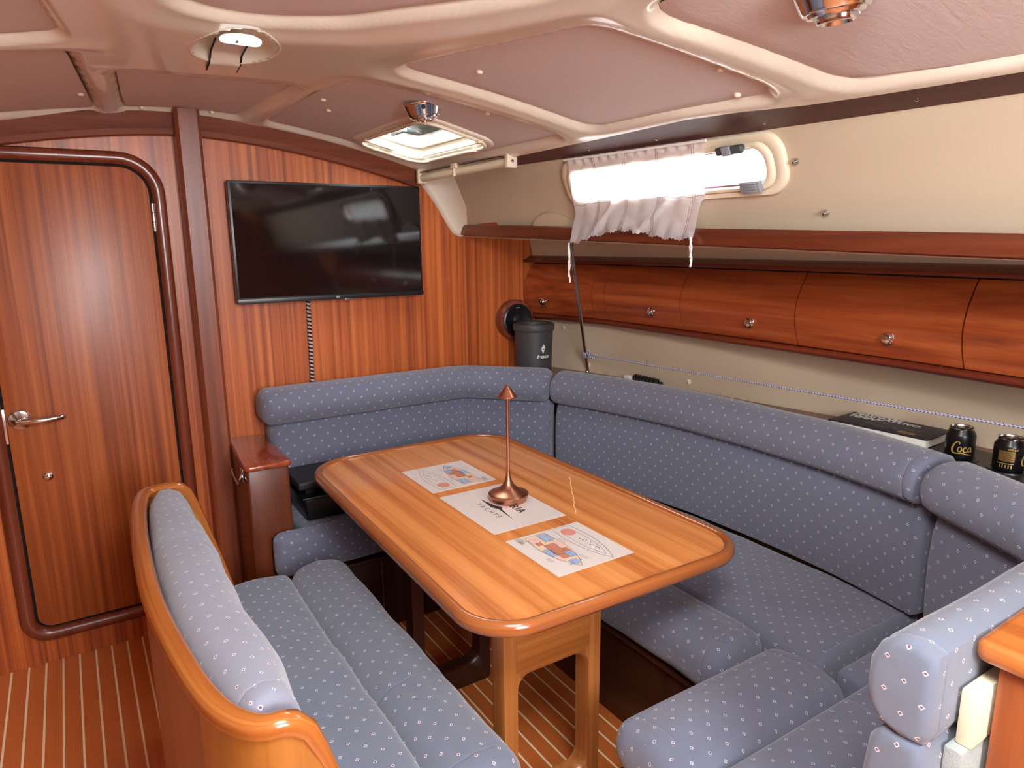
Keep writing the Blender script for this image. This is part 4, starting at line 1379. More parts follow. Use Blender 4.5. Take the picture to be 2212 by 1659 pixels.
# ------------------------------------------------------------------ settee cushions
def seat(name, label, path, side, bol, pad, zt, zb, group, mat, er=0.03, bolpath=None, padpath=None, wob=0.005, seams=(), bseams=()):
    """seat cushion: a flat pad (back) and a fat front bolster, both carried along a path; d grows towards the back"""
    t = thing(name, label, 'cushion', (path[0][0], path[0][1], zb), group)
    b = sweep('front_bolster', bolpath or path, rr(bol[0], bol[1], zb, zt + 0.012, 0.062, 0.012, 7, 8), mat, t, side, er, 0.03, wob, seams=bseams)
    p = sweep('seat_pad', padpath or path, rr(pad[0], pad[1], zb, zt, 0.03, 0.010, 4, 12), mat, t, side, min(er, 0.022), 0.03, wob, seams=seams)
    return t
G = 'patterned settee cushions'
# along the bulkhead
seat('seat_cushion', 'blue patterned seat cushion along the bulkhead carrying the black boxes', [(0.55, 2.53), (1.62, 2.53)], 1, (0.0, 0.086), (0.084, 0.5), 0.50, 0.345, G, M['fabric'], 0.035, padpath=[(0.672, 2.53), (1.62, 2.53)])
# along the hull
seat('seat_cushion', 'long blue patterned seat cushion along the hull side of the table', [(1.375, 1.135), (1.375, 2.53)], -1, (0.0, 0.225), (0.218, 0.72), 0.485, 0.335, G, M['fabric'], 0.05, padpath=[(1.375, 0.965), (1.375, 2.53)], seams=(0.03,), bseams=(0.055,))
# aft, nearest the camera
seat('seat_cushion', 'blue patterned seat cushion before the wooden counter with an open left end', [(0.985, 1.135), (1.615, 1.135)], -1, (0.0, 0.255), (0.255, 0.62), 0.465, 0.335, G, M['fabric'], 0.06, padpath=[(1.0, 1.135), (2.06, 1.135)], seams=(0.55,), bseams=(0.07, -0.07))
# the triangle of seat beside that bolster is part of the aft cushion pad
aft = [o for o in bpy.data.objects if o.name.startswith('seat_cushion')][-1]
sweep('corner_pad', [(1.64, 0.955), (2.07, 0.955)], rr(0.0, 0.085, 0.335, 0.462, 0.02, 0.002, 4, 4), M['fabric'], bpy.data.objects['seat_cushion.002'], -1, 0.02)

# backrests ---------------------------------------------------------------
PANEL = [(0.0, .499), (.10, .498), (.132, .502), (.142, .53), (.146, .60), (.148, .70), (.142, .80), (.128, .845), (.11, .858), (0.02, .858), (0.0, .84)]
ROLL = [(0.02, .852), (.08, .850), (.13, .850), (.165, .858), (.188, .878), (.198, .91), (.196, .94), (.182, .97), (.155, .992), (.115, 1.003), (.07, 1.0), (.03, .985), (.004, .955), (0.0, .90), (.004, .868)]
def back(label, path, side, mat, dz=0.0, er=0.035, seams=(), prof_roll=ROLL, prof_panel=PANEL, panel_path=None):
    t = thing('back_cushion', label, 'cushion', (path[0][0], path[0][1], 0.46), G)
    z = lambda u: dz
    sweep('back_panel', panel_path or path, prof_panel, mat, t, side, er, 0.03, 0.003, z, seams=seams)
    sweep('head_roll', path, prof_roll, mat, t, side, er, 0.03, 0.003, z, seams=seams)
    return t
back('blue patterned backrest along the bulkhead turning round the forward corner', [(0.62, 3.05), (1.0, 3.05), (1.4, 3.05), (1.60, 3.035), (1.70, 2.97), (1.86, 2.80), (1.962, 2.684)], -1, M['fabric'], 0.012, 0.04, (1.0, 1.26), panel_path=[(0.654, 3.05), (1.0, 3.05), (1.4, 3.05), (1.60, 3.035), (1.70, 2.97), (1.86, 2.80), (1.962, 2.684)])
back('longest blue patterned backrest, along the hull below the lockers', [(2.028, 2.648), (2.12, 2.36), (2.185, 2.0), (2.205, 1.55), (2.185, 1.2), (2.135, 0.915)], -1, M['fabric'], 0.0, 0.025, (-0.04,))
back('short blue patterned backrest across the aft corner beside the cans', [(2.115, 0.865), (1.99, 0.60), (1.93, 0.50)], -1, M['fabric'], 0.0, 0.035)
def aft_back():
    t = thing('back_cushion', 'nearest backrest, its square end showing beside the wooden counter', 'cushion', (1.06, 0.5, 0.46), G)
    path = [(1.055, 0.47), (1.92, 0.47)]
    pr = [(-.022, .835), (-.005, .812), (.03, .808), (.065, .815), (.085, .84), (.093, .87), (.092, .92), (.078, .955), (.05, .978), (.01, .985), (-.02, .975), (-.035, .94), (-.036, .87)]
    pr = [(max(d, -.015), h) for d, h in pr]
    pp = [(-.012, .462), (.05, .462), (.075, .475), (.085, .52), (.088, .70), (.08, .78), (.06, .81), (-.005, .812), (-.012, .78)]
    sweep('head_roll', path, pr, M['fabric2'], t, 1, 0.02, 0.03, 0.002, seams=(0.036,))
    sweep('back_panel', path, pp, M['fabric2'], t, 1, 0.02, 0.03, 0.002)
    box('backing_board', 1.135, 1.84, 0.424, 0.450, 0.80, 0.90, M['foam'], t, 0.006)
    box('felt_lining', 1.115, 1.84, 0.428, 0.456, 0.47, 0.80, M['felt'], t, 0.004)
aft_back()

# wooden counter at the right edge
def counter():
    t = thing('side_counter', 'varnished wooden counter end with rounded top behind the nearest backrest', 'cabinet', (1.2, 0.3, 0))
    P = fillet([(1.162, 0.452), (1.95, 0.472), (1.95, -0.3), (1.162, -0.3)], [.02, 0, 0, .02], 5)
    prism('top', P[::-1], 0.940, 0.978, M['counter'], t, 0.014, 4)
    prism('body', [(1.182, 0.418), (1.93, 0.418), (1.93, -0.3), (1.182, -0.3)][::-1], 0.0, 0.941, M['benchback'], t, 0.006)
counter()

# ------------------------------------------------------------------ low cabinet column by the pillar
def column():
    t = thing('side_cabinet', 'narrow mahogany cabinet column with rounded top beside the pillar', 'cabinet', (0.56, 2.8, 0))
    prism('top', fillet([(0.476, 2.60), (0.650, 2.60), (0.653, YB - .002), (0.503, YB - .002)], [.02, .02, 0, 0], 5), 0.772, 0.796, M['coltop'], t, 0.009, 3)
    prism('body', fillet([(0.486, 2.622), (0.643, 2.622), (0.645, YB - .002), (0.503, YB - .002)], [.01, .01, 0, 0], 4), 0.0, 0.773, M['column'], t, 0.003)
    # chrome door hook on the left flank
    V, F, UV = tube_geo([(0.482, 2.70, 0.745), (0.474, 2.69, 0.725), (0.470, 2.70, 0.70), (0.466, 2.74, 0.712), (0.464, 2.785, 0.73), (0.468, 2.795, 0.742)], 0.0045, 8)
    mesh('hook', V, F, M['chrome'], t, uv=UV)
    box('hook_plate', 0.4815, 0.4865, 2.675, 2.715, 0.715, 0.765, M['chrome'], t, 0.002)
column()

# black boxes on the bulkhead seat
def boxes():
    t = thing('storage_box', 'black plastic box standing on the bulkhead seat under a flat case', 'box', (1.05, 2.78, 0.51))
    def tap(v):
        k = 1 - 0.02 * (1 - (v.z - 0.51) / 0.1); return Vector((1.1 + (v.x - 1.1) * k, 2.78 + (v.y - 2.78) * k, v.z))
    box('body', 0.70, 1.48, 2.655, 2.885, 0.508, 0.605, M['black'], t, 0.012, 3, tap)
    box('rim', 0.692, 1.488, 2.645, 2.888, 0.60, 0.612, M['black'], t, 0.005, 2)
    t2 = thing('folding_case', 'flat matt black case lying on the black plastic box', 'case', (1.05, 2.78, 0.64))
    box('shell', 0.682, 1.49, 2.655, 2.89, 0.643, 0.674, M['blackmatt'], t2, 0.008, 3)
    tube('blue_strap', [(0.80, 2.652, 0.632), (1.0, 2.650, 0.626), (1.25, 2.652, 0.63)], 0.008, plain('blue_webbing', rgb(80, 110, 140), 0.6), t2, 8)
    for x in (0.74, 1.42):
        box('foot', x - .02, x + .02, 2.70, 2.86, 0.611, 0.645, M['blackmatt'], t2, 0.003)
boxes()

# ------------------------------------------------------------------ table
TZ = 0.76
def table():
    t = thing('saloon_table', 'varnished mahogany saloon table with raised rounded edge in the middle', 'table', (1.11, 1.9, 0))
    corners = [(0.668, 1.172), (1.554, 1.160), (1.562, 2.625), (0.694, 2.625)]
    # gently bowed sides
    def bow(poly):
        out = []
        N = len(poly)
        cx, cy = 1.11, 1.885
        for i in range(N):
            a = np.array(poly[i], float); b = np.array(poly[(i + 1) % N], float)
            n = np.array((b[1] - a[1], -(b[0] - a[0]))); n /= np.linalg.norm(n)
            out.append(a)
        return out
    O = fillet(corners, [.15, .15, .17, .19], 12)
    def inset(poly, d):
        P = np.array(poly); n = len(P); out = []
        for i in range(n):
            t_ = P[(i + 1) % n] - P[i - 1]; t_ /= np.linalg.norm(t_)
            out.append(P[i] + np.array((-t_[1], t_[0])) * d)
        return out
    top = inset(O, 0.024)
    prism('table_top', top, TZ - 0.028, TZ, M['table'], t)
    # edge moulding: rounded nose with a raised inner fiddle lip
    prof = [(0.040, -0.030), (0.014, -0.030), (0.005, -0.025), (0.0, -0.014), (0.001, -0.003), (0.006, 0.005), (0.012, 0.0095), (0.018, 0.0105), (0.024, 0.0085), (0.029, 0.004), (0.032, -0.002), (0.040, -0.006)]
    V = []; F = []
    m = len(prof); n = len(O)
    rings = [inset(O, d) for d, h in prof]
    for k, (d, h) in enumerate(prof):
        for p in rings[k]: V.append((p[0], p[1], TZ + h))
    for k in range(m):
        k2 = (k + 1) % m
        for i in range(n):
            j = (i + 1) % n
            F.append((k * n + i, k * n + j, k2 * n + j, k2 * n + i))
    cumO = [0]
    for i in range(n): cumO.append(cumO[-1] + float(np.linalg.norm(np.array(O[(i + 1) % n]) - O[i])))
    cumP = [0]
    for k in range(m): cumP.append(cumP[-1] + math.hypot(prof[k][0] - prof[(k + 1) % m][0], prof[k][1] - prof[(k + 1) % m][1]))
    luv = []
    for k in range(m):
        for i in range(n): luv += [(cumO[i], cumP[k]), (cumO[i + 1], cumP[k]), (cumO[i + 1], cumP[k + 1]), (cumO[i], cumP[k + 1])]
    mesh('edge_moulding', V, F, M['rim'], t, angle=60, luv=luv)
    # end frames: flat plates with a rounded opening
    def endframe(y0, y1, xa, xb, pw_, ht, mat):
        lo, hi = 0.0, TZ - 0.03
        outl = fillet([(xa, lo), (xb, lo), (xb, hi), (xa, hi)], [.01, .01, 0.004, 0.004], 8)
        ina = fillet([(xa + pw_, lo + .10), (xb - pw_, lo + .10), (xb - pw_, ht), (xa + pw_, ht)], [.045] * 4, 8)
        # same winding and count
        plate('end_frame', outl, ina, y1 - y0, mat, t, lambda v: Vector((v[0], y1 - v[2], v[1])), 50, 0.012)
        box('apron_panel', xa + pw_ - .004, xb - pw_ + .004, y0 - 0.0015, y0 + 0.02, ht + 0.018, hi - 0.012, M['apron'], t, 0.0015)
    endframe(1.37, 1.425, 0.835, 1.162, 0.047, 0.475, M['legw'])
    endframe(2.01, 2.06, 0.862, 1.173, 0.05, 0.55, M['base'])  # far frame takes the wood with under-table shade in its colour
    box('stretcher', 0.98, 1.04, 1.42, 2.02, 0.62, 0.73, M['darkx'], t, 0.004)
table()

# papers on the table --------------------------------------------------------
def paper_quad(name, label, x0, x1, y0, y1, group='printed sheets on the table'):
    t = thing(name, label, 'paper', ((x0 + x1) / 2, (y0 + y1) / 2, TZ), group)
    box('sheet', x0, x1, y0, y1, TZ + 0.0002, TZ + 0.0010, M['paper'], t)
    return t
def ribbon(pts, w, xf, V, F):
    P = [np.array(p, float) for p in pts]
    b = len(V)
    for i, p in enumerate(P):
        tt = P[min(i + 1, len(P) - 1)] - P[max(i - 1, 0)]; tt /= max(1e-9, np.linalg.norm(tt))
        nn = np.array((-tt[1], tt[0])); ww = w[i] if isinstance(w, (list, tuple)) else w
        V.append(xf(p + nn * ww / 2)); V.append(xf(p - nn * ww / 2))
    for i in range(len(P) - 1): F.append((b + 2 * i, b + 2 * i + 1, b + 2 * i + 3, b + 2 * i + 2))
def plan_drawing(t, cx, cy, ang, s):
    """printed yacht plans: an outline deck plan and a coloured cabin plan, in sheet coordinates"""
    ca, sa = math.cos(ang), math.sin(ang)
    def xf(p, z=TZ + 0.0014): return Vector((cx + (p[0] * ca - p[1] * sa) * s, cy + (p[0] * sa + p[1] * ca) * s, z))
    def hull(L, W, n=16):
        up = []
        for i in range(n + 1):
            q = i / n; up.append((-L / 2 + L * q, W / 2 * (1 - max(0, (q - 0.35) / 0.65) ** 2.2) * (0.86 + 0.14 * min(1, q / 0.3))))
        return up + [(x, -y) for x, y in up[::-1]]
    V = []; F = []
    off = lambda P, o: [(a + o[0], b + o[1]) for a, b in P]
    H = hull(0.25, 0.075)
    ribbon(off(H + H[:1], (0.0, 0.062)), 0.0013, xf, V, F)
    H2 = hull(0.19, 0.046)
    ribbon(off(H2 + H2[:1], (0.0, 0.062)), 0.0009, xf, V, F)
    rnd = random.Random(3)
    for i in range(9):
        a, b = -0.03 + 0.012 * i + rnd.uniform(-.003, .003), 0.062 + rnd.uniform(-.013, .013)
        ribbon([(a, b), (a + 0.005, b + rnd.uniform(-.003, .003))], 0.0035, xf, V, F)
    for i in range(4):
        ribbon([(-0.13, -0.105 + i * 0.006), (-0.075 - rnd.uniform(0, .02), -0.105 + i * 0.006)], 0.0014, xf, V, F)
    ribbon(off([(0.03, 0.008), (0.02, -0.012), (-0.01, -0.01), (-0.012, 0.004)], (0, -0.05)), 0.0025, lambda p: xf(p, TZ + 0.0019), V, F)
    H3 = hull(0.235, 0.085)
    ribbon(off(H3 + H3[:1], (0.0, -0.042)), 0.0009, lambda p: xf(p, TZ + 0.0021), V, F)
    zz = lambda p: xf(p, TZ + 0.0021)
    for a, b, c, d in ((-0.112, -0.062, 0.004, 0.036), (-0.02, 0.03, -0.038, -0.018), (0.02, 0.058, 0.008, 0.03), (0.07, 0.10, -0.014, 0.012), (-0.10, -0.07, -0.036, -0.006), (-0.045, 0.055, -0.016, 0.018), (-0.06, -0.03, 0.05, 0.058), (0.06, 0.09, 0.034, 0.041), (-0.11, -0.085, -0.062, -0.055), (0.03, 0.055, -0.058, -0.051)):
        ribbon(off([(a, c), (b, c), (b, d), (a, d), (a, c)], (0, -0.042)), 0.0008, zz, V, F)
    for i in range(16):
        a, b = rnd.uniform(-0.10, 0.09), rnd.uniform(-0.03, 0.03) * 0.9 - 0.042
        ribbon([(a, b), (a + rnd.uniform(.004, .012), b + rnd.uniform(-.004, .004))], 0.0011, zz, V, F)
    mesh('plan_outline', V, F, M['ink'], t, smooth=False)
    H3 = hull(0.235, 0.085)
    V = [xf(p) for p in off(H3, (0.0, -0.042))]
    mesh('cabin_plan', V, [tuple(range(len(V)))], M['ptan'], t, smooth=False)
    def blocks(nm, mat, rects, z):
        for a, b, c, d in rects:
            mesh(nm, [xf(p, z) for p in ((a, c - .042), (b, c - .042), (b, d - .042), (a, d - .042))], [(0, 1, 2, 3)], mat, t, smooth=False)
    blocks('brown_area', M['pbrown'], [(-0.045, 0.055, -0.016, 0.018), (-0.075, -0.05, -0.03, -0.01), (-0.005, 0.03, 0.018, 0.034)], TZ + 0.0017)
    blocks('blue_area', M['pblue'], [(-0.112, -0.062, 0.022, 0.036), (-0.112, -0.062, 0.004, 0.019), (-0.02, 0.03, -0.038, -0.018), (0.02, 0.058, 0.008, 0.03), (0.07, 0.10, -0.014, 0.012)], TZ + 0.0018)
    blocks('pink_area', M['ppink'], [(-0.10, -0.07, -0.036, -0.006), (-0.05, -0.02, 0.02, 0.036), (0.035, 0.065, -0.034, -0.02)], TZ + 0.0018)
    V = [xf(p) for p in [(-0.085 + 0.026 * math.cos(2 * PI * i / 20), 0.062 + 0.022 * math.sin(2 * PI * i / 20)) for i in range(20)]]
    mesh('cockpit_patch', V, [tuple(range(20))], M['pred'], t, smooth=False)
A = paper_quad('printed_sheet', 'pale sheet with coloured boat plan nearest the bulkhead end of the table', 0.980, 1.236, 2.055, 2.322)
plan_drawing(A, 1.108, 2.19, PI / 2, 0.97)
C_ = paper_quad('printed_sheet', 'pale sheet with coloured boat plan on the table end nearest the viewer', 0.980, 1.239, 1.327, 1.584)
plan_drawing(C_, 1.11, 1.455, -PI / 2, 0.97)
B_ = paper_quad('printed_sheet', 'larger pale sheet with dark yacht lettering under the copper lamp', 0.978, 1.244, 1.645, 2.006)
def logo():
    z = TZ + 0.0014
    xf = lambda v: Vector((1.133 + v.y, 1.83 - v.x, z))
    lettering('brand_lettering', 'BAVARIA', 0.040, xf, M['ink'], B_, 0.0008, 0.0, 1.15, 'CENTER')
    xf2 = lambda v: Vector((1.052 + v.y, 1.815 - v.x, z))
    lettering('yachts_lettering', 'YACHTS', 0.026, xf2, M['ink'], B_, 0.0, 0.0, 1.6, 'CENTER')
    V = [(1.088, 1.915, z), (1.098, 1.84, z), (1.112, 1.815, z), (1.100, 1.800, z), (1.085, 1.700, z), (1.092, 1.805, z), (1.080, 1.83, z)]
    mesh('arrow_mark', V, [(0, 1, 5, 6), (1, 2, 3, 5), (3, 4, 5)], M['ink'], B_, smooth=False)
logo()
# long pale scratch in the varnish of the table top
def scratch():
    V = []; F = []
    P = []
    rnd = random.Random(8)
    a = np.array((1.352, 1.945)); b = np.array((1.262, 1.64))
    a = np.array((1.475, 1.93)); b = np.array((1.275, 1.635))
    for i in range(30):
        q = i / 29
        p = a + (b - a) * q + np.array((rnd.uniform(-.0025, .0025), rnd.uniform(-.0025, .0025)))
        P.append(p)
    ribbon(P, 0.0028, lambda p: Vector((p[0], p[1], TZ + 0.0006)), V, F)
    mesh('varnish_scratch', V, F, plain('pale_scratch', rgb(236, 204, 150), 0.6), bpy.data.objects['saloon_table'], smooth=False)
scratch()

# copper table lamp -----------------------------------------------------------
def lamp():
    cx, cy = 1.163, 1.858
    t = thing('table_lamp', 'slim copper table lamp with small cone shade on the middle sheet', 'lamp', (cx, cy, TZ))
    z = TZ + 0.0012
    lathe('base', [(0.001, 0), (0.058, 0), (0.061, 0.002), (0.0675, 0.022), (0.0675, 0.0235), (0.066, 0.025), (0.056, 0.0295), (0.042, 0.0355), (0.029, 0.044), (0.019, 0.055), (0.012, 0.069), (0.008, 0.086), (0.0062, 0.10), (0.001, 0.10)], (cx, cy, z), M['copper'], t, 48, angle=30)
    tube('stem', [(cx, cy, z + 0.09), (cx, cy, z + 0.363)], 0.0058, M['copper'], t, 16)
    lathe('shade', [(0.006, 0.352), (0.0295, 0.351), (0.031, 0.353), (0.031, 0.356), (0.0015, 0.395), (0.0005, 0.395)], (cx, cy, z), M['copper'], t, 40, angle=30)
lamp()

# ------------------------------------------------------------------ bench in the left foreground
def bench():
    t = thing('bench', 'curved-back varnished wooden bench with pale rail in the left foreground', 'bench', (0.35, 1.7, 0))
    plan = catmull([(0.262, 2.375), (0.205, 2.372), (0.155, 2.362), (0.118, 2.335), (0.091, 2.20), (0.074, 1.98), (0.066, 1.72), (0.070, 1.52), (0.090, 1.29), (0.110, 1.16), (0.135, 1.085), (0.172, 1.035), (0.215, 1.024), (0.262, 1.022)], 6)
    def top(s, x):
        return 0.85
    def topz(p):
        x, y = p
        if y > 2.3 or y < 1.1:
            return float(np.interp(x, [0.21, 0.24, 0.255, 0.285, 0.33, 0.37], [0.85, 0.84, 0.815, 0.735, 0.57, 0.40]))
        return 0.85
    plan = [np.array((0.37, 2.372)), np.array((0.33, 2.373)), np.array((0.295, 2.374))] + plan + [np.array((0.295, 1.022)), np.array((0.33, 1.022)), np.array((0.37, 1.022))]
    plan = resample(plan, 0.02)
    n = len(plan)
    T = [(plan[min(i + 1, n - 1)] - plan[max(i - 1, 0)]) for i in range(n)]
    N_ = [np.array((-q[1], q[0])) / np.linalg.norm(q) for q in T]         # points inboard (towards the seat)
    if (N_[n // 2][0]) < 0: N_ = [-q for q in N_]
    # wall pieces: back board and two wrapped end boards
    def wall(name, i0, i1, mat, inset=0.0):
        V = []; F = []
        zs = 10
        for i in range(i0, i1 + 1):
            p, q = plan[i], N_[i]
            zt = topz(p) - 0.01
            for k in range(zs + 1):
                z = 0.001 + (zt) * k / zs
                V.append((p[0] + q[0] * inset, p[1] + q[1] * inset, z))
            for k in range(zs, -1, -1):
                z = 0.001 + (zt) * k / zs
                V.append((p[0] + q[0] * (0.022), p[1] + q[1] * 0.022, z))
        m = 2 * (zs + 1)
        c = i1 - i0
        for i in range(c):
            for k in range(m):
                j = (k + 1) % m
                F.append((i * m + k, i * m + j, (i + 1) * m + j, (i + 1) * m + k))
        F.append(tuple(range(m))); F.append(tuple(range(c * m, c * m + m)))
        mesh(name, V, F, mat, t, angle=50)
    ia = min(range(n), key=lambda i: abs(plan[i][1] - 2.20) + (10 if plan[i][0] > 0.15 else 0))
    ib = min(range(n), key=lambda i: abs(plan[i][1] - 1.17) + (10 if plan[i][0] > 0.15 else 0))
    wall('end_board', 0, ia - 0, M['benchend'])
    wall('back_board', ia, ib, M['benchback'], 0.003)
    wall('end_board', ib, n - 1, M['benchend'])
    # rounded laminated top rail
    prof = [(-0.007, -0.012), (-0.010, 0.0), (-0.007, 0.010), (0.0, 0.016), (0.012, 0.018), (0.024, 0.016), (0.031, 0.009), (0.033, 0.0), (0.030, -0.012)]
    V = []; F = []
    m = len(prof)
    for i in range(n):
        p, q = plan[i], N_[i]
        # rail normal follows the slope of the ends
        j0, j1 = max(i - 1, 0), min(i + 1, n - 1)
        dz = topz(plan[j1]) - topz(plan[j0]); ds = np.linalg.norm(plan[j1] - plan[j0])
        tx = (plan[j1] - plan[j0]) / ds
        L = math.hypot(dz, ds); c, s = ds / L, dz / L
        k_ = float(np.interp(topz(p), [0.70, 0.84], [0.55, 1.0]))
        for d, h in prof:
            d = 0.011 + (d - 0.011) * k_; h = h * k_
            V.append((p[0] + q[0] * d - tx[0] * s * h, p[1] + q[1] * d - tx[1] * s * h, topz(p) + h * c))
    for i in range(n - 1):
        for k in range(m):
            j = (k + 1) % m
            F.append((i * m + k, i * m + j, (i + 1) * m + j, (i + 1) * m + k))
    F.append(tuple(range(m))); F.append(tuple(range((n - 1) * m, n * m)))
    mesh('top_rail', V, F, M['benchrim'], t, angle=60, uv=[(0.02 * (q // m), 0.012 * min(q % m, m - q % m)) for q in range(len(V))])
    # seat box
    prism('seat_box', fillet([(0.125, 1.06), (0.66, 1.06), (0.66, 2.34), (0.125, 2.34)], .01, 3), 0.0, 0.325, M['darkz'], t, 0.004)
    return t
bench()
def bench_cushions():
    t = thing('bench_seat_cushion', 'blue patterned two-ridge seat cushion lying on the wooden bench', 'cushion', (0.5, 1.7, 0.33))
    Y0, Y1 = 1.06, 2.355
    sweep('seat_pad', [(0.30, Y0), (0.30, Y1)], rr(0.0, 0.245, 0.325, 0.470, 0.035, 0.008, 4, 8), M['fabric2'], t, -1, 0.03, 0.03, 0.007, seams=(0.45, 0.87))
    sweep('front_bolster', [(0.535, Y0 + 0.05), (0.535, Y1)], rr(0.0, 0.215, 0.325, 0.495, 0.078, 0.006, 8, 6), M['fabric2'], t, -1, 0.06, 0.03, 0.007, seams=(0.07, 0.40, 0.82))
    t2 = thing('bench_back_cushion', 'pale faded patterned back cushion inside the curved bench back', 'cushion', (0.2, 1.7, 0.47))
    prof = [(0.0, .484), (.14, .482), (.172, .49), (.186, .52), (.190, .60), (.182, .68), (.166, .76), (.143, .82), (.115, .856), (.075, .87), (.035, .866), (.010, .848), (0.0, .80)]
    path = [(0.150, 2.325), (0.122, 2.2), (0.104, 1.95), (0.098, 1.70), (0.105, 1.48), (0.128, 1.25), (0.160, 1.075)]
    sweep('pad', path, prof, M['fabric3'], t2, 1, 0.022, 0.03, 0.005, dscale=lambda f: 0.70 + 0.30 * float(smooth01(min(1.0, f / 0.3, (1 - f) / 0.24 + 0.05))), seams=(0.44, -0.05))
bench_cushions()

# ------------------------------------------------------------------ things on the ledge
def cup_holder():
    t = thing('cup_holder', 'dark brown moulded cup holder plate set in the corner ledge', 'cup holder', (2.2, 0.9, 0.95))
    P = fillet([(2.07, 0.70), (2.34, 0.62), (2.36, 1.06), (2.27, 1.09), (2.19, 1.06), (2.155, 0.88)], [.02, .04, .05, .04, .02, .02], 5)
    m = plain('dark_brown_plastic', rgb(58, 48, 44), 0.4)
    # a plate with two round wells
    V = []; F = []
    prism('plate', P, 0.948, 0.952, m, t, 0.0015, 1)
    for x, y in CANS:
        V = []; n = 36
        lathe('well_ring', [(0.043, 0.0), (0.052, 0.0), (0.051, 0.004), (0.046, 0.0045), (0.043, 0.002)], (x, y, 0.952), M['black'], t, n)
        lathe('well_floor', [(0.001, 0), (0.045, 0), (0.045, 0.0006), (0.001, 0.0006)], (x, y, 0.9522), M['dark'], t, n)
CANS = [(2.215, 0.968), (2.21, 0.835)]
cup_holder()
def can(x, y, label, turn, kind):
    z0 = 0.9535; H = 0.098; R = 0.0395
    t = thing('drink_can', label, 'can', (x, y, z0), 'black and gold drink cans')
    lathe('body', [(0.028, 0.0), (R - .004, 0.001), (R, 0.007), (R, 0.073), (R - .001, 0.077), (R - .009, 0.091), (R - .0095, 0.093), (0.001, 0.093)], (x, y, z0), M['canm'], t, 40)
    lathe('lid', [(R - .0098, 0.0915), (R - .007, 0.0925), (R - .0065, 0.0965), (R - .008, 0.0975), (R - .0095, 0.0965), (R - .0105, 0.0925), (0.001, 0.0925)], (x, y, z0), M['alu'], t, 36, angle=30)
    bm = bmesh.new(); add_box(bm, x - .014, x + .006, y - .006, y + .006, z0 + .0935, z0 + .0955, 0.0006, 1); bm_obj('ring_pull', bm, M['alu'], t)
    th0 = math.atan2(-y, -x) + turn
    def wrap(p):
        a = th0 + p[0] / R
        return Vector((x + (R + .0005) * math.cos(a), y + (R + .0005) * math.sin(a), z0 + p[1]))
    V = []; F = []
    def stroke(pts, ws):
        P = catmull(pts, 6); w_ = np.interp(np.linspace(0, 1, len(P)), np.linspace(0, 1, len(ws)), ws)
        ribbon(P, list(w_), wrap, V, F)
    k = 1.0
    if True:
        ox = -0.034 if kind == 'logo' else 0.030
        q = lambda L: [(ox + a, b) for a, b in L]
        stroke(q([(0.020, 0.050), (0.021, 0.056), (0.016, 0.059), (0.009, 0.053), (0.004, 0.041), (0.003, 0.030), (0.007, 0.024), (0.016, 0.023), (0.030, 0.024), (0.044, 0.021), (0.056, 0.020)]), [0.0015, .003, .0025, .004, .006, .006, .004, .003, .002, .0035, .001])
        stroke(q([(0.022, 0.028), (0.018, 0.031), (0.018, 0.038), (0.022, 0.043), (0.026, 0.041), (0.027, 0.035), (0.025, 0.029), (0.021, 0.028)]), [.002, .0035, .0035, .0018, .003, .0035, .0025, .002])
        stroke(q([(0.040, 0.041), (0.037, 0.043), (0.033, 0.040), (0.0315, 0.034), (0.033, 0.029), (0.038, 0.029), (0.042, 0.032)]), [.002, .002, .003, .0038, .003, .002, .001])
        stroke(q([(0.053, 0.042), (0.049, 0.043), (0.045, 0.039), (0.044, 0.033), (0.046, 0.029), (0.050, 0.031), (0.053, 0.040), (0.053, 0.031), (0.056, 0.029)]), [.002, .002, .003, .0035, .0025, .002, .0025, .003, .001])
    mesh('script_lettering', V, F, M['gold'], t, smooth=False)
    if kind == 'label':
        V = []; F = []
        for i in range(11):
            zz = 0.062 - i * 0.0028
            ribbon([(-0.028 + j * 0.005, zz) for j in range(9)], 0.0010, wrap, V, F)
        ribbon([(-0.030 + j * 0.005, 0.027) for j in range(9)], 0.0018, wrap, V, F)
        for i in range(5):
            ribbon([(-0.022 + i * 0.007, 0.014), (-0.022 + i * 0.007, 0.024)], 0.0025, wrap, V, F)
        mesh('small_print', V, F, M['gold'], t, smooth=False)
        lettering('volume_lettering', '500 ml', 0.0085, lambda v: wrap((v.x - 0.006, v.y + 0.0655)), M['gold'], t, 0.0002)
can(*CANS[0], 'black can with large gold script standing beside the book', 0.30, 'logo')
can(*CANS[1], 'black can with gold small print standing in the cup holder at the frame edge', 0.05, 'label')

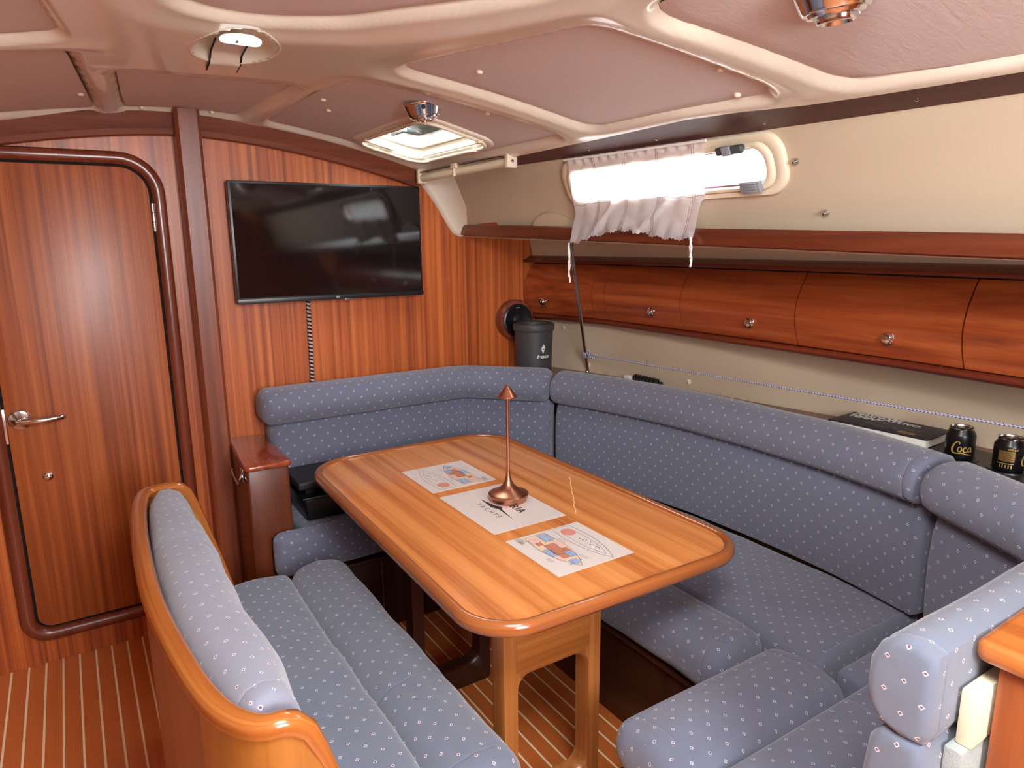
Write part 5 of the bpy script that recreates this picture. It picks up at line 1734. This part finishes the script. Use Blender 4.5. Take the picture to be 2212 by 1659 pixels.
def book():
    c = Vector((2.303, 1.235, 0.95))
    t = thing('book', 'dark thick book with white title lying on the ledge beside the cans', 'book', c)
    ang = 0.05
    def xf(v):
        v = Vector(v)
        return Vector((c.x + v.x * math.cos(ang) - v.y * math.sin(ang), c.y + v.x * math.sin(ang) + v.y * math.cos(ang), v.z))
    def bx(nm, a, b, cc, d, z0, z1, mat, r=0.0):
        bm = bmesh.new(); add_box(bm, a, b, cc, d, z0, z1, r, 2)
        for v in bm.verts: v.co = xf(v.co)
        return bm_obj(nm, bm, mat, t)
    bx('pages', -0.083, 0.083, -0.158, 0.159, 0.952, 0.980, M['pages'])
    bx('cover', -0.088, 0.088, -0.165, 0.165, 0.980, 0.984, M['bookc'], 0.0015)
    bx('back_cover', -0.088, 0.088, -0.165, 0.165, 0.9485, 0.952, M['bookc'], 0.0012)
    bx('spine', -0.088, 0.088, 0.159, 0.165, 0.950, 0.983, M['bookc'], 0.001)
    for i, (txt, xx) in enumerate((('NAVIGARE', 0.060), ('CON CATTIVO', 0.035), ('TEMPO', 0.010))):
        lettering('title_lettering', txt, 0.034, lambda v, xx=xx: xf((xx + v.y, 0.150 - v.x, 0.9848)), M['printw'], t, 0.0016)
    V = []; F = []
    rnd = random.Random(5)
    for i in range(16):
        a, b = rnd.uniform(-0.05, 0.03), rnd.uniform(-0.10, 0.09)
        ribbon([(a, b), (a + rnd.uniform(-.01, .012), b - rnd.uniform(.015, .04)), (a + rnd.uniform(-.01, .012), b - rnd.uniform(.04, .05))], [0.0008, 0.003, 0.0008], lambda p: xf((p[0], p[1], 0.9847)), V, F)
    mesh('cover_spray', V, F, M['grey'], t, smooth=False)
    V = []; F = []
    for i in range(3): ribbon([(-0.050 - i * 0.010, -0.06), (-0.050 - i * 0.010, -0.115)], 0.005, lambda p: xf((p[0], p[1], 0.9847)), V, F)
    mesh('gold_lines', V, F, M['gold'], t, smooth=False)
book()
def glasses_case():
    c = (2.23, 2.35, 0.95)
    t = thing('cable_bundle', 'small coil of black cord lying on the ledge behind the long backrest', 'cord', c)
    P = []
    for i in range(140):
        a = i / 139 * 2 * PI * 7
        P.append((2.235 + 0.018 * math.cos(a), 2.42 - 0.16 * i / 139 , 0.966 + 0.010 * math.sin(a)))
    tube('coil', P, 0.007, M['black'], t, 8)
    box('white_plug', 2.21, 2.24, 2.43, 2.475, 0.949, 0.972, M['white'], t, 0.006, 2)
glasses_case()
